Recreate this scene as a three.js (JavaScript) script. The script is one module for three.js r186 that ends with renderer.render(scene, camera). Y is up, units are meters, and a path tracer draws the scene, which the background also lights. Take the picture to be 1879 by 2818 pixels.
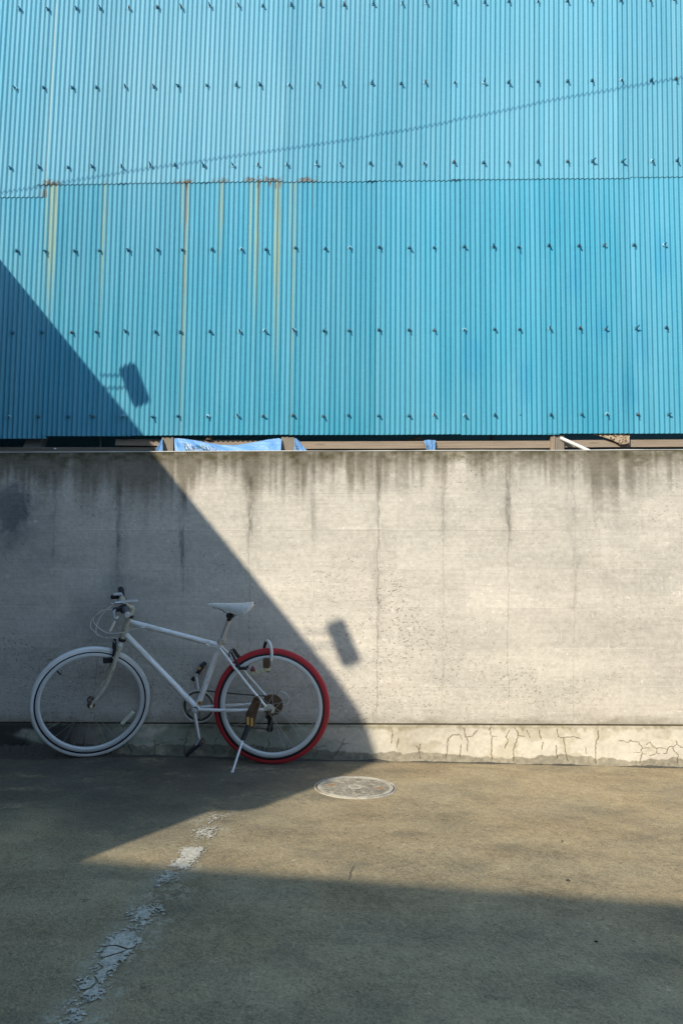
import * as THREE from 'three';
import { mergeGeometries } from 'three/addons/utils/BufferGeometryUtils.js';
import { RoundedBoxGeometry } from 'three/addons/geometries/RoundedBoxGeometry.js';

// ------------------------------------------------------------------ camera, sky, sun, exposure
const scene = new THREE.Scene();
const CAM = { x: 0, y: 1.0488, z: 4.5003, yaw: -0.02159, pitch: 0.0828 };
const camera = new THREE.PerspectiveCamera(67.29, 682 / 1024, 0.05, 400);
camera.position.set(CAM.x, CAM.y, CAM.z);
camera.lookAt(CAM.x + Math.sin(CAM.yaw) * Math.cos(CAM.pitch), CAM.y + Math.sin(CAM.pitch), CAM.z - Math.cos(CAM.yaw) * Math.cos(CAM.pitch));
scene.add(camera);

const SA = 0.62, SB = 0.745;                         // sunlight runs along (SA, -SB, -1)
const SUN = new THREE.Vector3(-SA, SB, 1).normalize();
{
  const W = 512, H = 256, d = new Float32Array(W * H * 4), v = new THREE.Vector3();
  for (let j = 0; j < H; j++) for (let i = 0; i < W; i++) {
    const el = ((j + 0.5) / H - 0.5) * Math.PI, az = ((i + 0.5) / W - 0.5) * 2 * Math.PI;
    v.set(Math.cos(el) * Math.cos(az), Math.sin(el), Math.cos(el) * Math.sin(az));
    const up = Math.max(0, v.y), h = Math.pow(1 - up, 1.6), c = Math.max(0, v.dot(SUN));
    const g = 0.25 * Math.pow(c, 4) + 0.8 * Math.pow(c, 60);
    const k = (j * W + i) * 4, m = 0.56;
    d[k] = m * (0.20 + 1.15 * h + g); d[k + 1] = m * (0.42 + 1.45 * h + g * 0.96); d[k + 2] = m * (0.86 + 1.65 * h + g * 0.88); d[k + 3] = 1;
  }
  const t = new THREE.DataTexture(d, W, H, THREE.RGBAFormat, THREE.FloatType);
  t.mapping = THREE.EquirectangularReflectionMapping; t.magFilter = THREE.LinearFilter; t.needsUpdate = true;
  scene.background = t; scene.environment = t;
}
const sun = new THREE.DirectionalLight(new THREE.Color(1, 0.93, 0.79), 3.6);
sun.position.copy(SUN).multiplyScalar(25); sun.castShadow = true;
sun.shadow.mapSize.set(4096, 4096);
Object.assign(sun.shadow.camera, { left: -16, right: 16, top: 16, bottom: -16, near: 1, far: 60 });
scene.add(sun, sun.target);

const renderer = new THREE.WebGLRenderer({ antialias: true });
renderer.toneMapping = THREE.LinearToneMapping;
renderer.toneMappingExposure = 1.5;
renderer.shadowMap.enabled = true;
renderer.setSize(682, 1024);

// ------------------------------------------------------------------ helpers
let seed = 7;
const rnd = () => { seed = (seed * 1664525 + 1013904223) >>> 0; return seed / 4294967296; };
const rr = (a, b) => a + (b - a) * rnd();
const clamp = (x, a = 0, b = 1) => Math.min(b, Math.max(a, x));
const sm = (a, b, x) => { const t = clamp((x - a) / (b - a)); return t * t * (3 - 2 * t); };
const V = (x, y, z) => new THREE.Vector3(x, y, z);
const NS = 256, NT = new Float32Array(NS * NS);
for (let i = 0; i < NS * NS; i++) NT[i] = rnd();
function noise(x, y) {                                // smooth lattice noise, 0..1
  const xi = Math.floor(x), yi = Math.floor(y); let fx = x - xi, fy = y - yi;
  fx = fx * fx * (3 - 2 * fx); fy = fy * fy * (3 - 2 * fy);
  const a = (yi & 255) * NS, b = ((yi + 1) & 255) * NS, c = xi & 255, d = (xi + 1) & 255;
  const p = NT[a + c] + (NT[a + d] - NT[a + c]) * fx, q = NT[b + c] + (NT[b + d] - NT[b + c]) * fx;
  return p + (q - p) * fy;
}
function fbm(x, y, n = 4) { let s = 0, a = 0.5, t = 0; for (let i = 0; i < n; i++) { s += a * noise(x, y); t += a; a *= 0.5; x = x * 2.03 + 17.3; y = y * 2.03 + 9.1; } return s / t; }
const enc = (c) => { c = clamp(c); return 255 * (c <= 0.0031308 ? 12.92 * c : 1.055 * Math.pow(c, 1 / 2.4) - 0.055); };
function paint(W, H, fn, mirror = true) {             // fn(i, j, out): linear rgb and height 0..1
  const c = new Uint8Array(W * H * 4), b = new Uint8Array(W * H * 4), o = [0, 0, 0, 0];
  for (let j = 0; j < H; j++) for (let i = 0; i < W; i++) {
    fn(i, j, o); const k = (j * W + i) * 4;
    c[k] = enc(o[0]); c[k + 1] = enc(o[1]); c[k + 2] = enc(o[2]); c[k + 3] = 255;
    b[k] = b[k + 1] = b[k + 2] = 255 * clamp(o[3]); b[k + 3] = 255;
  }
  return [c, b].map((a, n) => {
    const t = new THREE.DataTexture(a, W, H, THREE.RGBAFormat);
    t.magFilter = THREE.LinearFilter; t.minFilter = THREE.LinearMipmapLinearFilter; t.generateMipmaps = true;
    t.wrapS = t.wrapT = mirror ? THREE.MirroredRepeatWrapping : THREE.ClampToEdgeWrapping;
    if (n === 0) t.colorSpace = THREE.SRGBColorSpace; t.needsUpdate = true; return t;
  });
}
// where a measured point of the photograph (1879 x 2818) lies on a plane of the place
const FPX = 2117, cy = Math.cos(CAM.yaw), sy = Math.sin(CAM.yaw), ct = Math.cos(CAM.pitch), st = Math.sin(CAM.pitch);
function ray(px, py) { const X = px - 940, Y = -(py - 1409); return V(sy * ct * FPX + cy * X - sy * st * Y, st * FPX + ct * Y, -cy * ct * FPX + sy * X + cy * st * Y); }
function onZ(px, py, z = 0) { const d = ray(px, py), k = (z - CAM.z) / d.z; return V(CAM.x + d.x * k, CAM.y + d.y * k, z); }
const GX = 0.01693, groundY = (x) => -GX * x;
function onGround(px, py) { const d = ray(px, py), k = -(CAM.y + GX * CAM.x) / (d.y + GX * d.x); return V(CAM.x + d.x * k, CAM.y + d.y * k, CAM.z + d.z * k); }

const names = {};
function numbered(n) { names[n] = (names[n] ?? -1) + 1; return names[n] ? `${n}_${String(names[n]).padStart(3, '0')}` : n; }
function tag(o, label, category, group, kind) { o.userData = { label, category }; if (group) o.userData.group = group; if (kind) o.userData.kind = kind; return o; }
function mesh(name, geo, mat, parent = scene) {
  const m = new THREE.Mesh(geo, mat); m.name = parent === scene ? numbered(name) : name; m.castShadow = m.receiveShadow = true; parent.add(m); return m;
}
function group(name, parent = scene) { const g = new THREE.Group(); g.name = parent === scene ? numbered(name) : name; parent.add(g); return g; }
const std = (color, roughness = 0.8, o = {}) => new THREE.MeshStandardMaterial({ color: Array.isArray(color) ? new THREE.Color().setRGB(...color) : color, roughness, metalness: 0, ...o });
function box(w, h, d, x = 0, y = 0, z = 0, bevel = 0) { const g = bevel ? new RoundedBoxGeometry(w, h, d, 2, bevel) : new THREE.BoxGeometry(w, h, d); g.translate(x, y, z); return g; }
function rod(a, b, r1, r2 = r1, seg = 14) {
  const d = b.clone().sub(a), g = new THREE.CylinderGeometry(r2, r1, d.length(), seg, 1);
  g.applyQuaternion(new THREE.Quaternion().setFromUnitVectors(V(0, 1, 0), d.clone().normalize())); const m = a.clone().add(b).multiplyScalar(0.5);
  return g.translate(m.x, m.y, m.z);
}
function tube(pts, r, seg = 40, sides = 10) { return new THREE.TubeGeometry(new THREE.CatmullRomCurve3(pts), seg, r, sides, false); }
function merge(l) { return mergeGeometries(l.map((g) => { const h = g.index ? g.toNonIndexed() : g; for (const k of Object.keys(h.attributes)) if (!['position', 'normal', 'uv'].includes(k)) h.deleteAttribute(k); return h; })); }
function uvXY(g, x0, y0, w, h, ax = 'x', ay = 'y') {
  const p = g.attributes.position, u = new Float32Array(p.count * 2), I = { x: 0, y: 1, z: 2 };
  for (let i = 0; i < p.count; i++) { const a = [p.getX(i), p.getY(i), p.getZ(i)]; u[2 * i] = (a[I[ax]] - x0) / w; u[2 * i + 1] = (a[I[ay]] - y0) / h; }
  g.setAttribute('uv', new THREE.BufferAttribute(u, 2)); return g;
}
function grid(nx, ny, f) {                            // f(u, v) -> [x, y, z]
  const p = [], ix = [], uv = [];
  for (let j = 0; j <= ny; j++) for (let i = 0; i <= nx; i++) { p.push(...f(i / nx, j / ny)); uv.push(i / nx, j / ny); }
  for (let j = 0; j < ny; j++) for (let i = 0; i < nx; i++) { const a = j * (nx + 1) + i, b = a + 1, c = a + nx + 1, d = c + 1; ix.push(a, b, d, a, d, c); }
  const g = new THREE.BufferGeometry(); g.setAttribute('position', new THREE.Float32BufferAttribute(p, 3)); g.setAttribute('uv', new THREE.Float32BufferAttribute(uv, 2)); g.setIndex(ix); g.computeVertexNormals(); return g;
}
function strokes(W, H, lines) {                       // a mask of hand-drawn cracks, 0..1
  const c = document.createElement('canvas'); c.width = W; c.height = H; const x = c.getContext('2d');
  x.fillStyle = '#000'; x.fillRect(0, 0, W, H); x.lineCap = x.lineJoin = 'round';
  for (const { p, w, a = 1 } of lines) {
    x.strokeStyle = `rgba(255,255,255,${a})`;
    for (let i = 1; i < p.length; i++) {
      const n = Math.max(2, Math.ceil(Math.hypot(p[i][0] - p[i - 1][0], p[i][1] - p[i - 1][1]) / 7)); let q = p[i - 1];
      for (let k = 1; k <= n; k++) {
        const t = k / n, j = k < n ? 1.6 : 0, e = [p[i - 1][0] + (p[i][0] - p[i - 1][0]) * t + rr(-j, j), p[i - 1][1] + (p[i][1] - p[i - 1][1]) * t + rr(-j, j)];
        x.lineWidth = w * rr(0.6, 1.35); x.beginPath(); x.moveTo(...q); x.lineTo(...e); x.stroke(); q = e;
      }
    }
  }
  const d = x.getImageData(0, 0, W, H).data, m = new Float32Array(W * H);
  for (let j = 0; j < H; j++) for (let i = 0; i < W; i++) m[(H - 1 - j) * W + i] = d[(j * W + i) * 4] / 255;
  return m;
}

// ------------------------------------------------------------------ ground
{
  const X0 = -2.8, Z0 = 0, TW = 5.6, TH = 3.3, W = 2048, H = 1206;
  const wob = (i, j) => 0;
  const fadedA = onGround(200, 2818), fadedB = onGround(600, 2235);
  const cr = [];
  const toT = (p) => [(p.x - X0) / TW * W, H - (p.z - Z0) / TH * H];
  const gcr = [[[961, 2420], [965, 2400], [975, 2382]], [[1545, 2310], [1547, 2318]]];
  for (const l of gcr) cr.push({ p: l.map(([a, b]) => toT(onGround(a, b))), w: 2 });
  const mask = strokes(W, H, cr);
  const [map, bump] = paint(W, H, (i, j, o) => {
    const x = X0 + (i + 0.5) / W * TW, z = Z0 + (j + 0.5) / H * TH;
    const big = fbm(x * 1.1 + 3, z * 1.6 + 8, 3), mid = fbm(x * 5 + 40, z * 7 + 2, 4), fine = fbm(x * 42, z * 42 + 90, 3), g = NT[(i * 7 + j * 131) & 65535], g2 = noise(x * 118 + z * 37, z * 118 - x * 37);
    let v = 0.80 + 0.34 * (big - 0.5) + 0.46 * (mid - 0.5) + 0.34 * (fine - 0.5) + 0.46 * (g - 0.5) + 0.18 * (g2 - 0.5);
    const tint = fbm(x * 3.1 + 77, z * 3.7, 3) - 0.5; let r = 0.358 * v * (1 + 0.12 * tint), gg = 0.276 * v, b = 0.156 * v * (1 - 0.12 * tint);
    // left-hand shade painted in as grainy dark patches, plus scattered dirt patches
    const shadeZone = sm(0.30, -0.60, x + 0.42 * (z - 0.4)) * sm(1.75, 0.8, z + 0.4 * (fbm(x * 3 + 5, z * 3, 3) - 0.5)) ;
    const patch = sm(0.28, 0.66, fbm(x * 6 + 11, z * 8 + 60, 5) * 0.6 + fine * 0.4 + shadeZone * 0.22 - 0.06);
    const m = 0.70 * shadeZone * patch + (0.30 - 0.26 * shadeZone) * sm(0.55, 0.70, fbm(x * 5 + 91, z * 8 + 33, 5) * 0.65 + fine * 0.35);
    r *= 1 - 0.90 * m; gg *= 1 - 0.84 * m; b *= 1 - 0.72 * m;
    // soil gathered along the foot of the wall
    const wv = 0.03 + 0.10 * fbm(x * 3 + 70, 4, 3) + 0.12 * sm(-1.2, -2.0, x);
    const s = sm(wv, wv * 0.35, z + 0.03 * (fine - 0.5)) * sm(0.9, -0.6, x) * sm(0.25, 0.55, fbm(x * 12, z * 14 + 5, 4) + 0.16);
    r = r * (1 - s) + 0.045 * s * v; gg = gg * (1 - s) + 0.042 * s * v; b = b * (1 - s) + 0.036 * s * v;
    // oil-dark specks, pale grit, coarse aggregate
    const sp = noise(x * 120 + 5, z * 120 + 7); if (sp > 0.86) { const k = 1 - (sp - 0.86) * 4.5; r *= k; gg *= k; b *= k; }
    if (sp < 0.1) { const k = 1 + (0.1 - sp) * 7; r *= k; gg *= k; b *= k; }
    // ghost of the worn-off line
    const t = (z - fadedB.z) / (fadedA.z - fadedB.z), lx = fadedB.x + (fadedA.x - fadedB.x) * t, lw = Math.abs(x - lx + 0.02 * (mid - 0.5)), q = sm(0.115, 0.055, lw) * sm(-0.1, 0.05, t) * (0.35 * sm(0.30, 0.6, mid) + 0.9 * sm(0.50, 0.64, fine * 0.6 + g2 * 0.25 + g * 0.15) * sm(0.38, 0.6, fbm(x * 9 + 3, z * 9, 3)));
    r += (0.40 - r) * 0.58 * q; gg += (0.355 - gg) * 0.58 * q; b += (0.26 - b) * 0.58 * q;
    const c = mask[j * W + i]; r *= 1 - 0.6 * c; gg *= 1 - 0.6 * c; b *= 1 - 0.6 * c;
    o[0] = r; o[1] = gg; o[2] = b; o[3] = 0.5 + 0.30 * (fine - 0.5) + 0.2 * (g2 - 0.5) + 0.25 * (mid - 0.5) + 0.22 * (g - 0.5) - 0.4 * c;
  });
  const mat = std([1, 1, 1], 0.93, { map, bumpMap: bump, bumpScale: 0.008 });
  const g = grid(1, 1, (u, v) => { const x = -90 + 180 * u, z = 90 - 180 * v; return [x, groundY(x), z]; });
  uvXY(g, X0, Z0, TW, TH, 'x', 'z');
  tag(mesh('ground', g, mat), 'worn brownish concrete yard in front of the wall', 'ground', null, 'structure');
}

// ------------------------------------------------------------------ concrete wall
const WTOP = 1.782, PT = 0.204;                        // top of the wall, top of its plinth
{
  const X0 = -2.5, TW = 5, Y0 = PT, TH = WTOP - PT, W = 2048, H = 648;
  const T = (px, py) => { const p = onZ(px, py, 0); return [(p.x - X0) / TW * W, H - (p.y - Y0) / TH * H]; };
  const joints = [[150, 1300, 1520, 0.5], [328, 1300, 1660, 0.9], [505, 1350, 1620, 0.95], [688, 1280, 1470, 0.95], [863, 1250, 1480, 0.6], [1040, 1320, 1760, 0.6], [1221, 1300, 1450, 0.4], [1400, 1300, 1465, 0.9], [1581, 1290, 1640, 0.42], [1766, 1290, 1420, 0.3]]
    .map(([px, a, b, s]) => ({ x: onZ(px, 1450, 0).x, ya: onZ(px, a, 0).y, yb: onZ(px, b, 0).y, s }));
  const cracks = [];
  const long = [[150, 1250, 1900, 1, 0.3], [328, 1250, 1950, 1.4, 0.5], [505, 1250, 1980, 1.4, 0.5], [688, 1330, 1900, 1.5, 0.7], [863, 1250, 1960, 1, 0.3], [1042, 1265, 1985, 1.9, 0.85], [1221, 1260, 1985, 1.5, 0.6], [1401, 1250, 1985, 1.7, 0.65], [1581, 1255, 1985, 1.4, 0.5], [1766, 1270, 1900, 1, 0.35]];
  for (const [px, a, b, w, al] of long) { const p = []; for (let y = a; y <= b; y += 28) p.push(T(px - (y - 1450) * 0.008 + rr(-3.5, 3.5), y)); cracks.push({ p, w: w * 0.8, a: al * 0.62 }); }
  const mask = strokes(W, H, cracks);
  const boards = [1.535, 1.318, 1.085, 0.865, 0.63, 0.415];
  const [map, bump] = paint(W, H, (i, j, o) => {
    const x = X0 + (i + 0.5) / W * TW, y = Y0 + (j + 0.5) / H * TH, d = WTOP - y;
    const big = fbm(x * 0.9 + 20, y * 1.4, 3), mid = fbm(x * 4 + 3, y * 7 + 9, 4), fine = fbm(x * 55, y * 55, 3), hs = fbm(x * 5, y * 90 + 4, 3), g = NT[(i * 13 + j * 197) & 65535];
    let bi = 0; while (bi < boards.length && y < boards[bi]) bi++;
    const cell = Math.floor((x + 2.145 - 0.01) / 0.3935), bt = NT[(bi * 53 + cell * 17 + 900) & 65535];
    const bandn = fbm(x * 1.6 + 12, y * 9 + 3, 3); let v = 1 + 0.26 * (big - 0.5) + 0.24 * (mid - 0.5) + 0.13 * (hs - 0.5) + 0.28 * (fine - 0.5) + 0.18 * (g - 0.5) + 0.10 * (bt - 0.5) + 0.18 * (bandn - 0.5);
    let h = 0.55 + 0.18 * (fine - 0.5) + 0.16 * (hs - 0.5) + 0.1 * (g - 0.5) + 0.05 * bt;
    for (const by of boards) { const e = Math.abs(y - by - 0.003 * (noise(x * 2, by * 50) - 0.5)); if (e < 0.004) { const k = sm(0.004, 0.001, e) * sm(0.25, 0.6, noise(x * 3.1 + by * 40, 7)); v *= 1 + (noise(x * 9, by * 31) - 0.55) * 0.30 * k; h += 0.10 * k; } }
    // run-off dirt below the top edge, in streaks of unequal length
    const nx = fbm(x * 3.4 + 30, 2.5, 3), st1 = noise(x * 24, y * 0.9 + 5), st2 = noise(x * 62 + 31, y * 2.0 + 9), wide = fbm(x * 8 + 8, y * 0.7, 2);
    const L = 0.10 + 0.34 * Math.max(0, nx - 0.22) + 0.30 * (wide - 0.5) + 0.12 * (st1 - 0.5) + 0.10 * (st2 - 0.5) + 0.14 * sm(-0.7, -1.5, x);
    const run = sm(L * 1.15, L * 0.15, d + 0.03 * (fine - 0.5)) * clamp(0.30 + 0.95 * wide * (0.35 + 0.65 * st1) + 0.42 * (st2 - 0.35) + 0.40 * sm(-0.6, -1.3, x));
    const bl = 0.19 + 0.16 * (st1 - 0.5) + 0.14 * (nx - 0.4), band = sm(bl + 0.07, bl - 0.07, d) * clamp(0.05 + 0.5 * (fbm(x * 7 + 2, y * 1.3, 3) - 0.25) + 0.2 * (st2 - 0.5));
    const moss = sm(0.105, 0.008, d + 0.10 * (fbm(x * 16, y * 20, 4) - 0.5)) * clamp(0.58 + 1.3 * (fbm(x * 28 + 5, y * 40, 3) - 0.45));
    let k = clamp(run + band), r = 0.512 * v, gg = 0.464 * v * (1 - 0.04 * (mid - 0.5)), b = 0.388 * v * (1 - 0.06 * (mid - 0.5));
    r *= 1 - 0.62 * k; gg *= 1 - 0.64 * k; b *= 1 - 0.68 * k;
    r *= 1 - 0.68 * moss; gg *= 1 - 0.69 * moss; b *= 1 - 0.82 * moss;
    // dark bleeding joints
    for (const q of joints) {
      const wob = 0.012 * (noise(y * 9, q.x * 7 + 60) - 0.5) + (q.yb - y) * 0.006, e = x - q.x - wob; if (Math.abs(e) > 0.10) continue;
      const on = sm(q.ya + 0.06, q.ya - 0.04, y) * sm(q.yb - 0.12, q.yb + 0.05, y + 0.06 * (noise(x * 40, 3) - 0.5));
      const w = 0.014 + 0.030 * noise(y * 6 + q.x * 3, 4) * q.s, core = sm(w, w * 0.15, Math.abs(e)) * (0.45 + 0.55 * sm(0.35, 0.6, fbm(x * 60 + 7, y * 26, 3)));
      const halo = sm(0.085, 0.0, Math.abs(e)) * 0.30 * sm(0.3, 0.7, fbm(x * 18, y * 6 + 4, 3));
      const t = clamp(on * q.s * (core * 0.70 * sm(0.30, 0.62, fbm(x * 30 + 2, y * 11 + q.x * 9, 3)) + halo * 1.25)); r *= 1 - 0.66 * t; gg *= 1 - 0.66 * t; b *= 1 - 0.64 * t;
    }
    // the damp blotch and its run, high on the near end
    { const p1 = Math.hypot((x + 2.05) / 0.16, (y - 1.47) / 0.15), p2 = Math.hypot((x + 2.02) / 0.10, (y - 1.36) / 0.19), n = fbm(x * 11, y * 8, 4) - 0.5, n2 = fbm(x * 40, y * 34, 3) - 0.5, t = clamp(0.9 * sm(1.25, 0.45, p1 + 0.8 * n + 0.5 * n2) + 0.6 * sm(1.2, 0.3, p2 + 0.9 * n + 0.5 * n2)); r *= 1 - 0.60 * t; gg *= 1 - 0.56 * t; b *= 1 - 0.50 * t; }
    // rubbed smears low on the near end
    { const t = sm(0.52, 0.74, fbm(x * 2.6 + 8, y * 2.4 + 3, 4)) * sm(-0.7, -1.5, x) * 0.22; r *= 1 - t; gg *= 1 - 0.9 * t; b *= 1 - 0.8 * t; }
    // blow holes, gathered in patches
    const pz = sm(0.42, 0.68, fbm(x * 1.7 + 50, y * 2.2 + 8, 3)) + 0.5 * sm(0.22, 0.02, Math.abs(x - 0.24)) * sm(1.3, 0.9, y) * sm(0.45, 0.65, y) + 0.2;
    const pit = sm(0.86 - 0.08 * pz, 0.97 - 0.06 * pz, fbm(x * 105 + 3, y * 135 + 6, 2) * 1.12) * clamp(0.25 + pz * 0.35);
    r *= 1 - 0.42 * pit; gg *= 1 - 0.44 * pit; b *= 1 - 0.47 * pit; h -= 0.4 * pit;
    const chip = noise(x * 60 + 31, y * 75 + 77); if (chip > 0.93) { r *= 1.22; gg *= 1.22; b *= 1.24; }
    // dirt settled above the ledge
    const lo = y - Y0, ld = sm(0.075, 0.004, lo + 0.05 * (fbm(x * 20, y * 22, 3) - 0.5)) * clamp(0.25 + 0.8 * (fbm(x * 9 + 3, y * 30, 3) - 0.25)); r *= 1 - 0.58 * ld; gg *= 1 - 0.60 * ld; b *= 1 - 0.66 * ld;
    const c = mask[j * W + i]; r *= 1 - 0.62 * c; gg *= 1 - 0.64 * c; b *= 1 - 0.66 * c; h -= 0.45 * c;
    o[0] = r; o[1] = gg; o[2] = b; o[3] = h;
  });
  const mat = std([1, 1, 1], 0.92, { map, bumpMap: bump, bumpScale: 0.006 });
  const wall = tag(group('concrete_wall'), 'grey weathered concrete boundary wall below the blue metal cladding', 'wall', null, 'structure');
  const g = new RoundedBoxGeometry(14, WTOP - PT, 0.19, 2, 0.006); g.translate(0, (WTOP + PT) / 2, -0.095);
  mesh('wall_body', uvXY(g, X0, Y0, TW, TH), mat, wall);
  // thin lip of mortar along the top
  const lip = std([0.52, 0.49, 0.43], 0.9), N = 300;
  const lg = grid(N, 6, (u, v) => { const x = -7 + 14 * u, a = v * Math.PI * 2, s = 0.7 + 0.5 * noise(x * 7, 3); return [x, WTOP + 0.0015 + 0.004 * (noise(x * 1.7, 9) - 0.5) - 0.0042 * s * Math.cos(a), -0.004 + 0.0075 * Math.sin(a)]; });
  mesh('mortar_lip', lg, lip, wall);

  // plinth, rendered and cracked
  const PH = 0.32, W2 = 2048, H2 = 200, P0 = -0.116, TW2 = 5;
  const S = (px, py) => { const p = onZ(px, py, 0.014); return [(p.x - X0) / TW2 * W2, H2 - (p.y - P0) / PH * H2]; };
  const A = ([a, b]) => S(940 + a * 0.599, 1920 + b * 0.599), B = ([a, b]) => S(1700 + a / 8.76, 1980 + b / 8.76);
  const la = [[[480, 282], [485, 230], [490, 190], [510, 172], [540, 170], [555, 195]], [[560, 140], [570, 180], [583, 200], [578, 245]], [[570, 180], [600, 178], [625, 150]], [[690, 290], [690, 240], [692, 185], [680, 150], [685, 130]], [[692, 178], [715, 178]], [[788, 290], [788, 240], [805, 200], [810, 160], [795, 140]], [[810, 175], [840, 178]], [[1040, 290], [1025, 230], [1020, 185], [995, 180], [990, 145]], [[1020, 185], [1060, 180], [1100, 190]], [[1167, 305], [1165, 240], [1168, 200], [1180, 180], [1180, 150]], [[360, 280], [357, 240], [343, 222]], [[357, 240], [362, 215]], [[545, 270], [550, 215]], [[230, 210], [235, 150]], [[255, 230], [262, 190]], [[750, 235], [765, 200], [755, 180], [770, 150]], [[915, 195], [910, 150]], [[920, 240], [925, 205]], [[990, 280], [985, 220]], [[1125, 260], [1120, 230]], [[865, 185], [850, 150]]];
  const lb = [[[530, 1050], [560, 880], [590, 830], [550, 760], [590, 700], [680, 685], [750, 700]], [[590, 830], [690, 835]], [[590, 700], [510, 570]], [[690, 610], [770, 550], [830, 640], [930, 710], [1060, 690], [1190, 730], [1250, 660], [1330, 660], [1340, 740], [1400, 800], [1450, 850], [1430, 1050]], [[930, 710], [930, 810], [1000, 830]], [[1190, 730], [1170, 820], [1090, 820]], [[930, 810], [880, 850], [760, 880]], [[1330, 660], [1420, 600], [1400, 520]], [[1420, 600], [1520, 680], [1640, 670]], [[390, 800], [550, 810]], [[20, 520], [130, 520], [250, 560], [310, 500], [380, 540], [500, 545]]];
  const pl = [...la.map((l) => ({ p: l.map(A), w: 2.2, a: 0.80 })), ...lb.map((l) => ({ p: l.map(B), w: 2.0, a: 0.80 }))];
  for (let px = 60; px < 960; px += rr(38, 85)) { const p = []; let a = px, y = 2076; while (y > 2005 + rr(0, 30)) { p.push(S(a, y)); a += rr(-9, 9); y -= rr(10, 18); } if (p.length > 1) { pl.push({ p, w: rr(1.5, 3), a: 0.7 }); if (rnd() > 0.4) { const q = p[p.length >> 1]; pl.push({ p: [q, [q[0] + rr(-24, 24), q[1] - rr(-4, 9)], [q[0] + rr(-40, 40), q[1] - rr(-4, 12)]], w: 1.7, a: 0.6 }); } } }
  const pm = strokes(W2, H2, pl);
  const [pmap, pbump] = paint(W2, H2, (i, j, o) => {
    const x = X0 + (i + 0.5) / W2 * TW2, y = P0 + (j + 0.5) / H2 * PH, fine = fbm(x * 60, y * 60 + 3, 3), mid = fbm(x * 6, y * 11 + 2, 4), g = NT[(i * 17 + j * 211) & 65535], gy = groundY(x);
    let v = 1 + 0.30 * (mid - 0.5) + 0.26 * (fine - 0.5) + 0.12 * (g - 0.5) + 0.22 * (fbm(x * 2.2 + 31, y * 3, 3) - 0.5), r = 0.575 * v, gg = 0.515 * v, b = 0.41 * v, h = 0.6 + 0.25 * fine + 0.2 * mid; { const blotch = sm(0.56, 0.66, fbm(x * 8 + 17, y * 13, 4)) * 0.2; r *= 1 - blotch * 0.7; gg *= 1 - blotch * 0.75; b *= 1 - blotch; }
    const e = y - gy - 0.058 - 0.075 * (fbm(x * 3.3 + 6, 8, 4) - 0.5) - 0.03 * (fbm(x * 26, y * 14, 3) - 0.5), bare = sm(0.004, -0.004, e);   // where the skim coat has come off
    r = r * (1 - bare) + 0.30 * v * bare * (0.75 + 0.5 * fine); gg = gg * (1 - bare) + 0.262 * v * bare * (0.75 + 0.5 * fine); b = b * (1 - bare) + 0.19 * v * bare * (0.75 + 0.5 * fine); h -= 0.25 * bare;
    const L = 0.012 + 0.05 * noise(x * 60, 3) * noise(x * 17, 8) + 0.022 * fbm(x * 7 + 3, 1, 3), dd = PT - y, dirt = sm(L, L * 0.4, dd) * clamp(0.35 + 0.75 * (fbm(x * 50, y * 30, 3) - 0.2));
    r *= 1 - 0.52 * dirt; gg *= 1 - 0.55 * dirt; b *= 1 - 0.68 * dirt;
    const al = sm(0.30, -0.55, x) * sm(0.42, 0.62, fbm(x * 5 + 2, y * 8, 4) + 0.12); r *= 1 - 0.45 * al; gg *= 1 - 0.38 * al; b *= 1 - 0.40 * al;
    const soil = sm(-1.25, -1.75, x) * sm(0.35, 0.5, fbm(x * 4, y * 6 + 9, 4) + 0.12); r = r * (1 - soil) + 0.05 * soil; gg = gg * (1 - soil) + 0.047 * soil; b = b * (1 - soil) + 0.04 * soil;
    const c = pm[j * W2 + i]; r *= 1 - 0.58 * c; gg *= 1 - 0.63 * c; b *= 1 - 0.72 * c; h -= 0.5 * c;
    o[0] = r; o[1] = gg; o[2] = b; o[3] = h;
  });
  const pmat = std([1, 1, 1], 0.92, { map: pmap, bumpMap: pbump, bumpScale: 0.006 });
  const pg = new RoundedBoxGeometry(14, PT + 0.3 - 0.007, 0.2, 2, 0.006); pg.translate(0, (PT - 0.007 - 0.3) / 2, -0.1 + 0.014);
  mesh('joint_filler', box(14, 0.03, 0.1, 0, PT - 0.005, -0.055 - 0.003), std([0.10, 0.075, 0.045], 1), wall);
  mesh('plinth', uvXY(pg, X0, P0, TW2, PH), pmat, wall);
}

// soil and grit gathered in the corner between wall and yard
{
  const N = 520, M = 7;
  const g = grid(N, M, (u, v) => {
    const x = -3.2 + 6.4 * u, left = sm(-1.25, -2.0, x), n = fbm(x * 9, 3, 4), w = 0.008 + 0.022 * n * n * 2 + 0.17 * left * (0.6 + 0.6 * fbm(x * 4, 8, 3)), h = 0.002 + 0.009 * n * n * 2 + 0.055 * left * (0.6 + 0.6 * fbm(x * 3, 1, 3));
    const t = 1 - v; return [x, groundY(x) - 0.002 + h * Math.pow(1 - t, 1.7) * (0.8 + 0.4 * noise(x * 50, t * 5)), 0.012 + w * t];
  });
  const [m, b] = paint(512, 64, (i, j, o) => { const f = fbm(i * 0.2, j * 0.2, 4), q = NT[(i * 9 + j * 301) & 65535], k = 0.55 + 0.7 * f + 0.35 * (q - 0.5); o[0] = 0.085 * k; o[1] = 0.075 * k; o[2] = 0.055 * k; o[3] = f; });
  uvXY(g, 0, 0, 0.8, 0.1, 'x', 'z'); tag(mesh('soil', g, std([1, 1, 1], 1, { map: m, bumpMap: b, bumpScale: 0.006 })), 'dark soil and grit gathered along the foot of the concrete wall', 'soil', null, 'stuff');
}

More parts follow.
